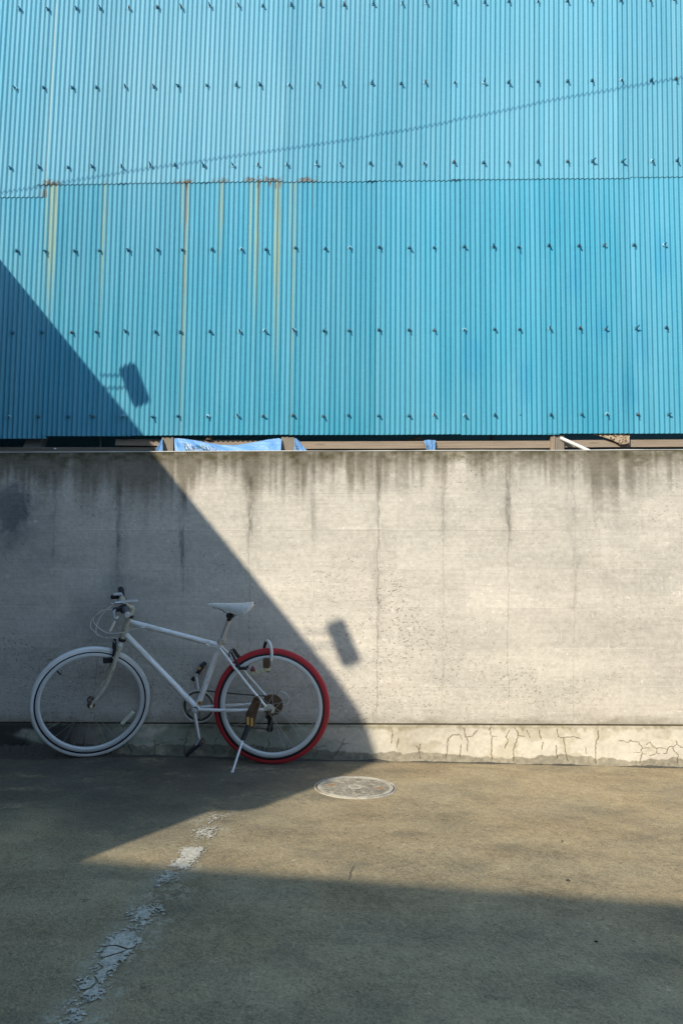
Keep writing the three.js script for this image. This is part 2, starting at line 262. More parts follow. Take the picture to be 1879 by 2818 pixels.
// ------------------------------------------------------------------ warehouse with corrugated cladding
const SZ = -0.264, P = 0.03155, YS = 3.58, SH = [-0.022, -0.0097], SPITCH = 17 * P;
const warehouse = tag(group('warehouse'), 'sky blue warehouse clad in corrugated metal sheets behind the concrete wall', 'building');
{
  const X0 = -2.8, TW = 5.6, Y0 = 1.88, TH = 3.1, W = 2048, H = 1134;
  const sx = (px, py) => { const p = onZ(px, py, SZ); return p.x - SH[p.y > 3.56 ? 0 : 1] * (YS - p.y); };   // position along the sheets, lean taken out
  // rust: [px, width m, length m, strength, brownness]
  const runs = [[132, 0.012, 0.72, 0.55, 0.1], [143, 0.014, 0.75, 0.8, 0.15], [152, 0.02, 0.85, 0.8, 0.1], [160, 0.01, 0.7, 0.7, 0.3], [290, 0.016, 0.95, 0.5, 0], [299, 0.008, 0.6, 0.45, 0.2], [503, 0.014, 0.28, 0.45, 0.1], [514, 0.0085, 1.62, 1.0, 0.95], [520, 0.009, 1.5, 0.55, 0.2], [608, 0.02, 0.55, 0.5, 0.05], [615, 0.006, 0.4, 0.5, 0.3], [692, 0.014, 0.75, 0.6, 0.1], [709, 0.018, 0.9, 0.75, 0.15], [713, 0.006, 0.8, 0.8, 0.75], [760, 0.006, 0.75, 0.75, 0.55], [765, 0.022, 1.15, 0.8, 0.12], [771, 0.006, 1.15, 0.8, 0.6], [800, 0.012, 0.4, 0.35, 0.1], [810, 0.008, 1.7, 0.7, 0.35], [816, 0.006, 0.9, 0.5, 0.2], [862, 0.007, 0.22, 0.5, 0.4], [935, 0.004, 0.5, 0.25, 0.2]]
    .map(([px, w, l, s, b]) => ({ x: sx(px, 520), w, l: l * 1.2, s, b }));
  const blobs = [[132, 18, 0.9], [150, 22, 1], [292, 7, 0.3], [500, 24, 1.1], [518, 18, 1.4], [608, 28, 0.8], [694, 24, 1.1], [714, 20, 1.1], [740, 24, 1.2], [764, 18, 1.3], [838, 20, 1], [862, 14, 1.1]].map(([px, w, s]) => ({ x: sx(px, 505), w: w / 424, s }));
  const yel = sx(130, 500);
  const smear = [[1655, 890], [1760, 930], [1820, 700], [1450, 1050], [1730, 1060], [1580, 760], [1300, 980]].map(([a, b]) => { const p = onZ(a, b, SZ); return [sx(a, b), p.y]; });
  const [map, bump] = paint(W, H, (i, j, o) => {
    const x = X0 + (i + 0.5) / W * TW, y = Y0 + (j + 0.5) / H * TH;
    const up = y > YS - 0.005, k = Math.floor((x - (up ? -2.0875 : -2.0227)) / SPITCH), tone = NT[(k * 71 + (up ? 500 : 0) + 4000) & 65535];
    const n1 = fbm(x * 1.2 + 4, y * 0.9, 3), str = fbm(x * 46, y * 1.3 + 3, 3), g = NT[(i * 29 + j * 173) & 65535], fine = fbm(x * 60, y * 45, 3), rib = NT[(Math.round(x / P) * 37 + (up ? 9000 : 2000)) & 65535];
    let v = 1 + 0.14 * (n1 - 0.5) + 0.12 * (str - 0.5) + 0.06 * (g - 0.5) + 0.10 * (fine - 0.5) + 0.13 * (tone - 0.5) + 0.10 * (rib - 0.5);
    let r = 0.042 * v, gg = 0.285 * v, b = 0.395 * v;
    const ch = clamp((up ? 0.44 : 0.22) + 0.5 * (fbm(x * 0.8 + 60, y * 0.7 + 9, 3) - 0.5) + 0.30 * (str - 0.5) + 0.16 * (tone - 0.5) - 0.05 * x) * 0.62;      // chalking of old paint
    r += (0.33 - r) * ch; gg += (0.475 - gg) * ch; b += (0.505 - b) * ch;
    for (const [a, c] of smear) { const t = sm(0.14, 0.02, Math.hypot((x - a) * 1.4, (y - c) * 0.6) + 0.10 * (fbm(x * 16, y * 7, 3) - 0.5)) * 0.4; r *= 1 - 0.6 * t; gg *= 1 - 0.22 * t; b *= 1 - 0.05 * t; }
    if (up) { const t = 0.30 * sm(0.013, 0.003, Math.abs(x - yel)) * sm(0.3, 0.6, noise(x * 90, y * 3)); r += (0.5 - r) * t; gg += (0.47 - gg) * t; b += (0.30 - b) * t; }
    const dd = YS - y;
    for (const q of runs) {
      const e = Math.abs(x - q.x - 0.002 * (noise(y * 5, q.x * 40) - 0.5)); if (e > q.w || dd < -0.004 || dd > q.l) continue;
      const t = 0.85 * q.s * sm(q.w, q.w * 0.3, e) * sm(q.l * 1.1, q.l * 0.25, dd) * (0.30 + 0.5 * noise(x * 150 + 9, y * 5) + 0.45 * noise(x * 240, y * 14)); const br = q.b * (0.5 + 0.5 * sm(0.5, 0.0, dd));
      r += (0.37 - 0.15 * br - r) * t * 0.9; gg += (0.41 - 0.31 * br - gg) * t * 0.9; b += (0.19 - 0.16 * br - b) * t * 0.9; const rim = sm(q.w * 0.45, q.w * 0.8, e) * sm(q.w * 1.02, q.w * 0.85, e) * q.s * sm(q.l * 0.9, 0.1, dd) * sm(0.35, 0.6, noise(x * 90 + 5, y * 8)) * 0.5; r += (0.20 - r) * rim; gg += (0.11 - gg) * rim; b += (0.04 - b) * rim;
    }
    for (const q of blobs) {
      const e = Math.abs(x - q.x); if (e > q.w * 1.6 || Math.abs(dd) > 0.09) continue;
      const n = fbm(x * 70 + 4, y * 70, 3), t = clamp(q.s * sm(q.w * 1.4, q.w * 0.2, e) * sm(0.040, 0.004, Math.abs(dd) + 0.075 * (n - 0.45)) * (dd < 0 ? 0.8 : 1.15));
      const hot = sm(0.45, 0.62, fbm(x * 110, y * 110 + 4, 3)); r += (0.085 + 0.12 * hot - r) * t * 0.9; gg += (0.052 + 0.045 * hot - gg) * t * 0.9; b += (0.028 - b) * t * 0.9;
    }
    o[0] = r; o[1] = gg; o[2] = b; o[3] = 0.5 + 0.4 * (fine - 0.5) + 0.2 * (g - 0.5);
  });
  const mat = new THREE.MeshPhysicalMaterial({ map, bumpMap: bump, bumpScale: 0.0008, roughness: 0.55, specularIntensity: 0.5 });
  const boltMat = std([0.03, 0.15, 0.22], 0.6), capMat = std([0.22, 0.44, 0.52], 0.5), boltRust = std([0.12, 0.10, 0.09], 0.75);
  const A2 = 0.0053;
  const wave = (X, xc) => A2 * Math.cos((X - xc) / P * Math.PI * 2);
  const dome = new THREE.LatheGeometry([[0.0145, 0], [0.014, 0.002], [0.0095, 0.0052], [0.006, 0.0065]].map((p) => new THREE.Vector2(...p)), 14).rotateX(Math.PI / 2);
  const shank = merge([new THREE.CylinderGeometry(0.0085, 0.0085, 0.008, 6).rotateX(Math.PI / 2).translate(0, 0, 0.0105), new THREE.CylinderGeometry(0.0046, 0.0046, 0.022, 8).rotateX(Math.PI / 2).translate(0, 0, 0.0245)]);
  const rows = [[4.785, 4.238, 3.694], [3.137, 2.598, 2.05]];
  for (let lay = 1; lay >= 0; lay--) for (let k = -8; k <= 10; k++) {
    const crest = (lay ? -2.0007 : -2.0655) + SPITCH * k, xl = crest - 0.7 * P, w = 19.3 * P;
    let yb = lay ? 1.929 + rr(-0.003, 0.003) : YS + rr(-0.006, 0.006), tilt = rr(-0.004, 0.004);
    if (lay && k === -1) yb = 1.914; if (!lay && k === -1) { yb = 3.497; tilt = 0; }
    const yt = lay ? 3.74 : 5.75, nx = 19 * 12, ny = 14;
    const sheetAt = (back) => grid(nx, ny, (u, v) => {
      const X = xl + w * u, y = (yb + tilt * (u - 0.5)) + (yt - yb) * v ** 1.6, dy = YS - y;
      const flare = lay ? 0 : 0.0022 * sm(0.10, 0, y - yb);
      const z = SZ + wave(X, crest) + (lay ? 0 : 0.0028) + 0.0032 * (1 - u) + flare + 0.004 * (noise(X * 2.2 + k * 9, y * 1.6) - 0.5) + 0.0025 * (noise(X * 6 + k * 3, y * 4) - 0.5) - (back ? 0.0009 : 0);
      return [X + SH[lay] * dy, y, z];
    });
    const f = sheetAt(false), b = sheetAt(true), p = f.attributes.position, q = b.attributes.position;
    b.setIndex([...b.index.array].reverse()); b.computeVertexNormals();
    const edge = (idx) => { const pos = [], ix = []; idx.forEach((n, m) => { pos.push(p.getX(n), p.getY(n), p.getZ(n), q.getX(n), q.getY(n), q.getZ(n)); if (m) { const a = 2 * m - 2; ix.push(a, a + 1, a + 2, a + 1, a + 3, a + 2); } }); const g = new THREE.BufferGeometry(); g.setAttribute('position', new THREE.Float32BufferAttribute(pos, 3)); g.setIndex(ix); g.computeVertexNormals(); g.setAttribute('uv', new THREE.Float32BufferAttribute(new Float32Array(pos.length / 3 * 2), 2)); return g; };
    const bottom = Array.from({ length: nx + 1 }, (_, i) => i), left = Array.from({ length: ny + 1 }, (_, i) => i * (nx + 1));
    const g = merge([f, b, edge(bottom), edge(left)]);
    { const a = g.attributes.position, uv = new Float32Array(a.count * 2); for (let i = 0; i < a.count; i++) { const y = a.getY(i), X = a.getX(i) - SH[lay] * (YS - y); uv[2 * i] = (X - X0) / TW; const yy = lay ? Math.min(y, YS - 0.006) : Math.max(y, YS - 0.003); uv[2 * i + 1] = (yy - Y0) / TH; } g.setAttribute('uv', new THREE.BufferAttribute(uv, 2)); }
    const sheet = mesh('corrugated_sheet', g, mat, warehouse);
    if (k < -2 || k > 8) continue;
    rows[lay].forEach((ry, ri) => [0, 6, 11].forEach((c) => {
      const X = crest + c * P, y = ry + rr(-0.004, 0.004), x = X + SH[lay] * (YS - y);
      if (x < -2.75 || x > 2.6) return;
      const gone = lay && ri === 2 && k === 5 && c === 11;                     // one bolt of the lowest row is missing, only its hole is left
      const z = SZ + A2 + (lay ? 0 : 0.0028) + 0.0032 * (1 - (X - xl) / w);
      if (gone) { const h = mesh('bolt_hole', new THREE.CylinderGeometry(0.004, 0.004, 0.003, 10).rotateX(Math.PI / 2), std([0.01, 0.01, 0.012], 1), sheet); h.position.set(x, y, z); return; }
      const cap = mesh('bolt_cap', dome, rnd() > 0.72 ? capMat : boltMat, sheet); cap.position.set(x, y, z - 0.001); cap.rotation.set(rr(-0.32, 0.32), rr(-0.32, 0.32), 0);
      const s = mesh('hook_bolt', shank, rnd() > 0.8 ? boltRust : boltMat, sheet); s.position.copy(cap.position); s.rotation.copy(cap.rotation); s.scale.set(0.85, 0.85, rr(0.6, 1.1)); cap.scale.setScalar(rr(0.8, 0.95));
    }));
  }
  // the rest of the warehouse: side and back walls, roof, floor, so that its inside is dark
  const dull = std([0.10, 0.24, 0.28], 0.7), dark = std([0.05, 0.045, 0.04], 0.95);
  mesh('side_wall', merge([box(0.05, 5.6, 7, -6.4, 2.8, -3.8), box(0.05, 5.6, 7, 7.4, 2.8, -3.8)]), dull, warehouse);
  mesh('back_wall', box(13.85, 5.6, 0.05, 0.5, 2.8, -7.32), dull, warehouse);
  mesh('roof', merge([box(14.2, 0.06, 7.2, 0.5, 5.78, -3.72)]), dull, warehouse);
  mesh('floor', box(13.7, 0.1, 6.9, 0.5, 1.63, -3.75), dark, warehouse);
}

// ------------------------------------------------------------------ timber, props and rubbish in the gap between wall and cladding
function woodTex(base, dark, seedx, len = 1) {
  const [map, bump] = paint(512, 128, (i, j, o) => {
    const x = i / 512, y = j / 128, g = fbm(x * 3 + seedx, y * 40 + 3 * fbm(x * 4, y * 3 + seedx, 2), 4), f = fbm(x * 9 + seedx, y * 90, 3), gr = NT[(i * 7 + j * 311 + seedx * 100) & 65535];
    const k = clamp(0.25 + 0.7 * g + 0.35 * (f - 0.5) + 0.15 * (gr - 0.5)), kn = Math.hypot((x - 0.33) * 9, (y - 0.6) * 2.2), kk = k * (0.55 + 0.45 * sm(0.1, 0.4, kn));
    for (let c = 0; c < 3; c++) o[c] = dark[c] + (base[c] - dark[c]) * kk; o[3] = k;
  });
  return [map, bump];
}
{
  const [wm, wb] = woodTex([0.44, 0.34, 0.25], [0.13, 0.095, 0.065], 3), [wm2, wb2] = woodTex([0.36, 0.30, 0.23], [0.11, 0.09, 0.07], 21);
  const beamMat = std([1, 1, 1], 0.88, { map: wm, bumpMap: wb, bumpScale: 0.003 }), postMat = std([1, 1, 1], 0.9, { map: wm2, bumpMap: wb2, bumpScale: 0.006 });
  const BZ = -0.298;
  const beam = (x0, y0, x1, y1, h, z, d, m) => { // a timber from one measured end to the other
    const a = onZ(x0, y0, z), b = onZ(x1, y1, z), g = box(a.distanceTo(b), h, d, 0, 0, -d / 2, 0.003); uvXY(g, -1, -h / 2, 1.1, h); g.rotateZ(Math.atan2(b.y - a.y, b.x - a.x)); g.translate((a.x + b.x) / 2, (a.y + b.y) / 2, z); return mesh('beam', g, m, warehouse);
  };
  beam(318, 1217, 790, 1221, 0.042, BZ - 0.008, 0.05, beamMat);
  beam(790, 1225.5, 1535, 1223, 0.048, BZ, 0.05, beamMat);
  beam(1535, 1221.5, 2300, 1217, 0.047, BZ - 0.002, 0.05, beamMat);
  beam(-300, 1240, 445, 1240, 0.046, BZ - 0.02, 0.09, postMat);
  const post = (x0, x1, top, z, m = postMat) => {
    const a = onZ(x0, top, z), b = onZ(x1, top, z), w = b.x - a.x, h = a.y - 1.60, g = box(w, h, 0.07, 0, 0, 0, 0.003), p = g.attributes.position;
    const u = new Float32Array(p.count * 2); for (let i = 0; i < p.count; i++) { u[2 * i] = (p.getY(i) + 1) / 0.5; u[2 * i + 1] = p.getX(i) / w + 0.5 + p.getZ(i) * 4; } g.setAttribute('uv', new THREE.BufferAttribute(u, 2));
    g.translate((a.x + b.x) / 2, 1.60 + h / 2, z - 0.035); return mesh('post', g, m, warehouse);
  };
  post(446, 479, 1202, -0.279); post(775, 812, 1202, -0.279); post(1527, 1552, 1197, -0.281); post(1515, 1527, 1199, -0.276, beamMat);
  const conc = std([0.24, 0.23, 0.21], 0.95);
  { const a = onZ(60, 1246, -0.33), b = onZ(72, 1203, -0.33), w = 0.108, g = box(w, 0.34, 0.09, 0, 0, 0, 0.006); const p = g.attributes.position; for (let i = 0; i < p.count; i++) p.setX(i, p.getX(i) + p.getY(i) * 0.32); g.computeVertexNormals(); g.translate((a.x + b.x) / 2 + w / 2, (a.y + b.y) / 2, -0.375); mesh('concrete_stub', g, conc, warehouse); }
  { const a = onZ(278, 1238, -0.36), b = onZ(278, 1195, -0.36); mesh('thin_rod', rod(V(a.x, 1.65, -0.36), V(b.x, b.y + 0.04, -0.36), 0.0035), std([0.3, 0.29, 0.26], 0.7), warehouse); }
  { const a = onZ(575, 1204, -0.285); mesh('bracket', box(0.036, 0.028, 0.03, a.x, a.y, -0.30, 0.003), std([0.14, 0.09, 0.055], 0.85), warehouse); }
  { const a = onZ(1354, 1207, -0.4); mesh('bracket', box(0.014, 0.06, 0.03, a.x, a.y, -0.42), std([0.22, 0.19, 0.15], 0.85), warehouse); }
  { const a = onZ(1110, 1219, -0.36), b = onZ(1160, 1203, -0.34); mesh('wood_offcut', rod(a, b, 0.014, 0.01, 6), postMat, warehouse); }
  { // gnawed board of flaking wood behind the beam
    const s = new THREE.Shape(); [[1632, 1194], [1732, 1194], [1732, 1222], [1706, 1222], [1690, 1212], [1664, 1203]].forEach(([x, y], i) => { const p = onZ(x, y, -0.276); i ? s.lineTo(p.x, p.y) : s.moveTo(p.x, p.y); });
    const g = new THREE.ExtrudeGeometry(s, { depth: 0.010, bevelEnabled: true, bevelSize: 0.002, bevelThickness: 0.002, bevelSegments: 1 });
    const [m, b] = paint(256, 128, (i, j, o) => { const n = fbm(i * 0.09, j * 0.05, 4), h = noise(i * 0.11 + 9, j * 0.13), k = clamp(0.3 + 0.9 * n), t = sm(0.72, 0.8, h); o[0] = (0.50 * k) * (1 - t) + 0.11 * t; o[1] = (0.38 * k) * (1 - t) + 0.05 * t; o[2] = (0.25 * k) * (1 - t) + 0.03 * t; o[3] = n - t * 0.5; });
    uvXY(g, 1.5, 1.85, 0.3, 0.12); g.translate(0, 0, -0.290); mesh('rotten_board', g, std([1, 1, 1], 0.95, { map: m, bumpMap: b, bumpScale: 0.01 }), warehouse);
  }
  // white pipe leaning across the gap
  const a = onZ(1552, 1210, -0.272), b = onZ(1622, 1242, -0.205), pipe = tube([a.clone().add(V(-0.02, 0.012, -0.01)), a, b, b.clone().add(V(0.05, -0.028, 0.008))], 0.0115, 24, 14);
  tag(mesh('pipe', pipe, std([0.66, 0.63, 0.56], 0.45)), 'short white pipe leaning down from the double timber post onto the wall', 'pipe');
  // a fleck of white foam lying on the low beam
  const w = onZ(148, 1232, -0.29), fl = new THREE.IcosahedronGeometry(0.0075, 1); fl.scale(1.4, 0.8, 1); fl.translate(w.x, w.y - 0.003, -0.315);
  tag(mesh('white_fleck', fl, std([0.8, 0.8, 0.78], 0.8)), 'tiny white fleck lying in the dark gap above the shaded wall', 'debris');

  // blue tarpaulin draped between the posts
  const [tm, tb] = paint(1024, 128, (i, j, o) => {
    const x = i / 1024, y = j / 128, n = fbm(x * 30, y * 7, 4), wv = 0.5 + 0.5 * Math.sin(i * 1.6) * Math.sin(j * 1.6), s = fbm(x * 120, y * 5, 3);
    let r = 0.15, g = 0.33, b = 0.60; const v = 0.82 + 0.3 * n + 0.06 * wv; r *= v; g *= v; b *= v;
    const torn = sm(0.10, 0.13, x) * sm(0.46, 0.36, x) * sm(0.70, 0.48, y + 0.35 * (noise(x * 60, 4) - 0.5)) * sm(0.40, 0.52, s + 0.12);
    r += (0.02 - r) * torn; g += (0.085 - g) * torn; b += (0.27 - b) * torn;
    const fr = torn > 0.1 ? sm(0.62, 0.7, noise(x * 260, y * 9)) : 0.5 * sm(0.25, 0.0, y) * sm(0.6, 0.8, noise(x * 190, y * 6)); r += (0.5 - r) * fr; g += (0.6 - g) * fr; b += (0.66 - b) * fr;
    const gr = torn * sm(0.66, 0.74, noise(x * 130 + 9, y * 12)); r += (0.05 - r) * gr; g += (0.12 - g) * gr; b += (0.07 - b) * gr;
    o[0] = r; o[1] = g; o[2] = b; o[3] = n;
  });
  const tarpMat = std([1, 1, 1], 0.45, { map: tm, bumpMap: tb, bumpScale: 0.006, side: THREE.DoubleSide });
  const drape = (topPx, botPx, z0, z1, folds, nx, ny) => {
    const at = (l, u) => { const t = u * (l.length - 1), i = Math.min(l.length - 2, Math.floor(t)), f = t - i; return [l[i][0] + (l[i + 1][0] - l[i][0]) * f, l[i][1] + (l[i + 1][1] - l[i][1]) * f]; };
    return grid(nx, ny, (u, v) => {
      const a = at(botPx, u), b = at(topPx, u), px = a[0] + (b[0] - a[0]) * v, py = a[1] + (b[1] - a[1]) * v;
      const f = 0.006 * Math.sin(u * folds * 6.28 + 2.2 * v) * Math.sin(v * 3.1) + 0.008 * (fbm(u * 9 + folds, v * 4, 3) - 0.5), q = onZ(px, py, z0 + (z1 - z0) * v); return [q.x, q.y, q.z + f];
    });
  };
  const tarp = tag(group('tarpaulin'), 'long torn blue tarpaulin sagging between the two grey timber posts', 'tarpaulin');
  mesh('tarp_sheet', drape([[481, 1206], [492, 1206], [512, 1208], [540, 1212], [570, 1218], [605, 1223.5], [650, 1225], [700, 1217], [740, 1209], [768, 1206], [776, 1209]], [[483, 1246], [510, 1246], [540, 1246], [570, 1246], [605, 1246], [640, 1246], [675, 1246], [700, 1246], [730, 1246], [755, 1246], [773, 1246]], -0.225, -0.272, 5, 120, 16), tarpMat, tarp);
  mesh('tarp_corner', drape([[444, 1210], [447, 1208], [449, 1206]], [[426, 1245], [437, 1245], [449, 1245]], -0.222, -0.272, 1, 16, 10), tarpMat, tarp);
  mesh('tarp_corner', drape([[811, 1206], [816, 1206], [822, 1212]], [[810, 1244], [830, 1244], [848, 1244]], -0.222, -0.27, 2, 24, 14), tarpMat, tarp);
  const scrap = drape([[1166, 1212], [1178, 1210], [1188, 1211], [1198, 1211]], [[1174, 1240], [1180, 1243], [1190, 1242], [1197, 1241]], -0.278, -0.284, 2, 24, 12);
  tag(mesh('tarpaulin_scrap', scrap, tarpMat), 'small frayed blue scrap of tarpaulin hanging over the beam', 'tarpaulin');
}

// ------------------------------------------------------------------ manhole cover
{
  const g = tag(group('manhole_cover'), 'round pale concrete manhole cover set in the yard near the wall', 'manhole cover');
  const c = V(-0.016, groundY(-0.016), 0.575); g.position.copy(c); g.scale.y = 0.6; g.rotation.z = -Math.atan(GX); g.rotation.y = 0.08;
  const R = 0.203, lathe = (l) => new THREE.LatheGeometry(l.map((p) => new THREE.Vector2(...p)), 72);
  const [m1, b1] = paint(256, 256, (i, j, o) => {
    const n = fbm(i * 0.045, j * 0.045, 4), f = fbm(i * 0.2, j * 0.2, 3), g2 = NT[(i * 3 + j * 259) & 65535], k = 0.75 + 0.55 * (n - 0.5) + 0.5 * (f - 0.5) + 0.16 * (g2 - 0.5), t = sm(0.54, 0.64, fbm(i * 0.075 + 40, j * 0.11, 4));
    o[0] = 0.34 * k + 0.12 * t; o[1] = 0.292 * k + 0.105 * t; o[2] = 0.215 * k + 0.08 * t; o[3] = 0.4 + 0.6 * (f - 0.3) + 0.3 * t;
  });
  const [m2, b2] = paint(256, 256, (i, j, o) => { const f = fbm(i * 0.1, j * 0.1, 4), k = 0.78 + 0.45 * (f - 0.5); const wr = sm(0.5, 0.7, fbm(i * 0.05 + 3, j * 0.05, 4)) * 0.45; o[0] = 0.54 * k * (1 - wr * 0.5); o[1] = 0.485 * k * (1 - wr * 0.55); o[2] = 0.38 * k * (1 - wr * 0.6); o[3] = f; });
  const worn = std([1, 1, 1], 0.9, { map: m1, bumpMap: b1, bumpScale: 0.010 }), pale = std([1, 1, 1], 0.85, { map: m2, bumpMap: b2, bumpScale: 0.003 }), dirt = std([0.09, 0.07, 0.045], 1), rust = std([0.30, 0.16, 0.075], 0.95);
  const uv = (q) => uvXY(q, -0.21, -0.21, 0.42, 0.42, 'x', 'z');
  mesh('frame_ring', uv(lathe([[R - 0.006, 0], [R - 0.006, 0.007], [R, 0.0075], [R + 0.001, 0]])), pale, g);
  mesh('groove', lathe([[0.188, 0.0015], [R - 0.005, 0.0015]]), dirt, g);
  mesh('rim', uv(lathe([[0.189, 0], [0.189, 0.0075], [0.187, 0.0088], [0.170, 0.0088], [0.1685, 0.004]])), pale, g);
  mesh('cover', uv(lathe([[0.169, 0.0058], [0.13, 0.0064], [0.06, 0.0068], [0, 0.0066]])), worn, g);
  const boss = uv(lathe([[0.036, 0.005], [0.035, 0.0095], [0.025, 0.0098], [0.021, 0.0062]])); boss.scale(1, 1, 1.05); mesh('centre_ring', boss, pale, g);
  for (const [x, z] of [[-0.118, -0.03], [0.118, 0.03]]) {
    const k = mesh('lifting_hole', box(0.04, 0.0012, 0.034, 0, 0.0072, 0), rust, g); k.position.set(x, 0, z); k.rotation.y = 0.5;
    mesh('hole_border', merge([box(0.05, 0.003, 0.006, 0, 0.008, 0.02, 0.001), box(0.05, 0.003, 0.006, 0, 0.008, -0.02, 0.001), box(0.006, 0.003, 0.04, 0.023, 0.008, 0, 0.001), box(0.006, 0.003, 0.04, -0.023, 0.008, 0, 0.001)]), pale, k);
  }
}

// ------------------------------------------------------------------ flaking painted line
{
  const G = (l) => l.map(([a, b]) => { const p = onGround(150 + a / 2.851, 2200 + b / 2.851); return [p.x, p.z]; });
  const polys = [
    { p: [[985, 420], [1010, 388], [1060, 378], [1170, 380], [1184, 412], [1140, 445], [1105, 480], [1070, 535], [1010, 562], [960, 550], [918, 530], [932, 490], [1000, 462]], n: 0.012 },
    { p: [[810, 645], [850, 598], [905, 572], [965, 600], [950, 635], [870, 655]], n: 0.03 },
    { p: [[598, 905], [640, 868], [700, 848], [832, 848], [822, 892], [745, 925], [690, 985], [640, 1030], [665, 950], [610, 915]], n: 0.032 },
    { p: [[375, 1150], [450, 1085], [540, 1035], [645, 1040], [664, 1120], [640, 1175], [600, 1215], [540, 1262], [480, 1325], [420, 1385], [392, 1425], [395, 1500], [362, 1575], [290, 1595], [238, 1562], [205, 1500], [218, 1420], [305, 1400], [306, 1350], [356, 1292], [366, 1232], [385, 1192]], n: 0.014 },
    { p: [[110, 1690], [165, 1620], [205, 1595], [200, 1680], [155, 1745], [95, 1760]], n: 0.045 },
    { p: [[1110, 255], [1180, 225], [1255, 220], [1215, 305], [1165, 305]], n: 0.06 }, { p: [[1215, 185], [1250, 132], [1310, 140], [1300, 158], [1245, 170]], n: 0.03 },
  ];
  const cracks = [[[365, 1165], [480, 1160], [540, 1176], [580, 1186], [645, 1170]], [[580, 1186], [500, 1222], [400, 1252], [352, 1268]], [[345, 1300], [383, 1330], [320, 1362], [305, 1392]], [[328, 1405], [340, 1450], [300, 1486], [225, 1512], [200, 1550]], [[340, 1450], [395, 1470]]].map(G);
  const seg = (x, y, a, b) => { const dx = b[0] - a[0], dy = b[1] - a[1], t = clamp(((x - a[0]) * dx + (y - a[1]) * dy) / (dx * dx + dy * dy)); return Math.hypot(x - a[0] - dx * t, y - a[1] - dy * t); };
  const [m, b] = paint(512, 512, (i, j, o) => { const f = fbm(i * 0.09, j * 0.09, 4), g = NT[(i * 5 + j * 271) & 65535], k = clamp(0.78 + 0.5 * (f - 0.5) + 0.2 * (g - 0.5)), d = sm(0.60, 0.72, fbm(i * 0.05 + 7, j * 0.05, 4)) * 0.4; const e = sm(0.54, 0.68, fbm(i * 0.24 + 40, j * 0.24, 4)); o[0] = (0.62 * k * (1 - d * 0.5)) * (1 - e * 0.7) + 0.21 * e; o[1] = (0.57 * k * (1 - d * 0.5)) * (1 - e * 0.7) + 0.17 * e; o[2] = (0.47 * k * (1 - d * 0.5)) * (1 - e * 0.7) + 0.11 * e; o[3] = f; });
  const mat = std([1, 1, 1], 0.8, { map: m, bumpMap: b, bumpScale: 0.003 });
  const line = tag(group('painted_line'), 'flaking white painted parking line crossing the yard towards the bicycle', 'road marking');
  for (const { p, n } of polys) {
    const q = G(p), C = 0.0032; let x0 = 9, x1 = -9, z0 = 9, z1 = -9; for (const [x, z] of q) { x0 = Math.min(x0, x); x1 = Math.max(x1, x); z0 = Math.min(z0, z); z1 = Math.max(z1, z); }
    x0 -= 0.02; z0 -= 0.02; const nx = Math.ceil((x1 + 0.02 - x0) / C), nz = Math.ceil((z1 + 0.02 - z0) / C), f = new Float32Array((nx + 1) * (nz + 1));
    for (let j = 0; j <= nz; j++) for (let i = 0; i <= nx; i++) {
      const x = x0 + i * C, z = z0 + j * C; let inside = false, d = 9;
      for (let a = 0, c = q.length - 1; a < q.length; c = a++) { d = Math.min(d, seg(x, z, q[c], q[a])); if ((q[a][1] > z) !== (q[c][1] > z) && x < (q[c][0] - q[a][0]) * (z - q[a][1]) / (q[c][1] - q[a][1]) + q[a][0]) inside = !inside; }
      let v = (inside ? d : -d) + (n + 0.008) * (2.6 * (fbm(x * 120, z * 120 + 20, 4) - 0.52) + 2.2 * (noise(x * 330, z * 330) - 0.5));
      for (const c of cracks) for (let a = 1; a < c.length; a++) v = Math.min(v, seg(x + 0.006 * (noise(x * 60, z * 60) - 0.5), z + 0.006 * (noise(x * 60 + 9, z * 60) - 0.5), c[a - 1], c[a]) - 0.0035);
      f[j * (nx + 1) + i] = v;
    }
    const pos = [], nor = [];
    for (let j = 0; j < nz; j++) for (let i = 0; i < nx; i++) {
      const cs = [[i, j], [i, j + 1], [i + 1, j + 1], [i + 1, j]].map(([a, c]) => [x0 + a * C, z0 + c * C, f[c * (nx + 1) + a]]), out = [];
      for (let k = 0; k < 4; k++) { const A = cs[k], B = cs[(k + 1) % 4]; if (A[2] > 0) out.push(A); if ((A[2] > 0) !== (B[2] > 0)) { const t = A[2] / (A[2] - B[2]); out.push([A[0] + (B[0] - A[0]) * t, A[1] + (B[1] - A[1]) * t, 0]); } }
      for (let k = 2; k < out.length; k++) for (const c of [out[0], out[k - 1], out[k]]) { pos.push(c[0], groundY(c[0]) + 0.004, c[1]); nor.push(0, 1, 0); }
    }
    const g = new THREE.BufferGeometry(); g.setAttribute('position', new THREE.Float32BufferAttribute(pos, 3)); g.setAttribute('normal', new THREE.Float32BufferAttribute(nor, 3)); uvXY(g, 0, 0, 0.5, 0.5, 'x', 'z');
    mesh('paint_patch', g, mat, line);
  }
}
// a few small things lying on the ground
for (const [px, py, r, c, label] of [[1562, 2424, 0.006, [0.05, 0.04, 0.03], 'small dark leaf scrap on the sunlit concrete'], [1640, 2592, 0.004, [0.02, 0.02, 0.02], 'black pebble on the shaded concrete'], [435, 2440, 0.007, [0.4, 0.38, 0.33], 'pale pebble beside the flaking painted line']]) {
  const p = onGround(px, py), g = new THREE.DodecahedronGeometry(r, 1); g.scale(1.3, 0.6, 1);
  const o = tag(mesh(label.includes('leaf') ? 'leaf_scrap' : 'pebble', g, std(c, 0.95)), label, label.includes('leaf') ? 'leaf' : 'pebble'); o.position.set(p.x, p.y + r * 0.4, p.z);
}
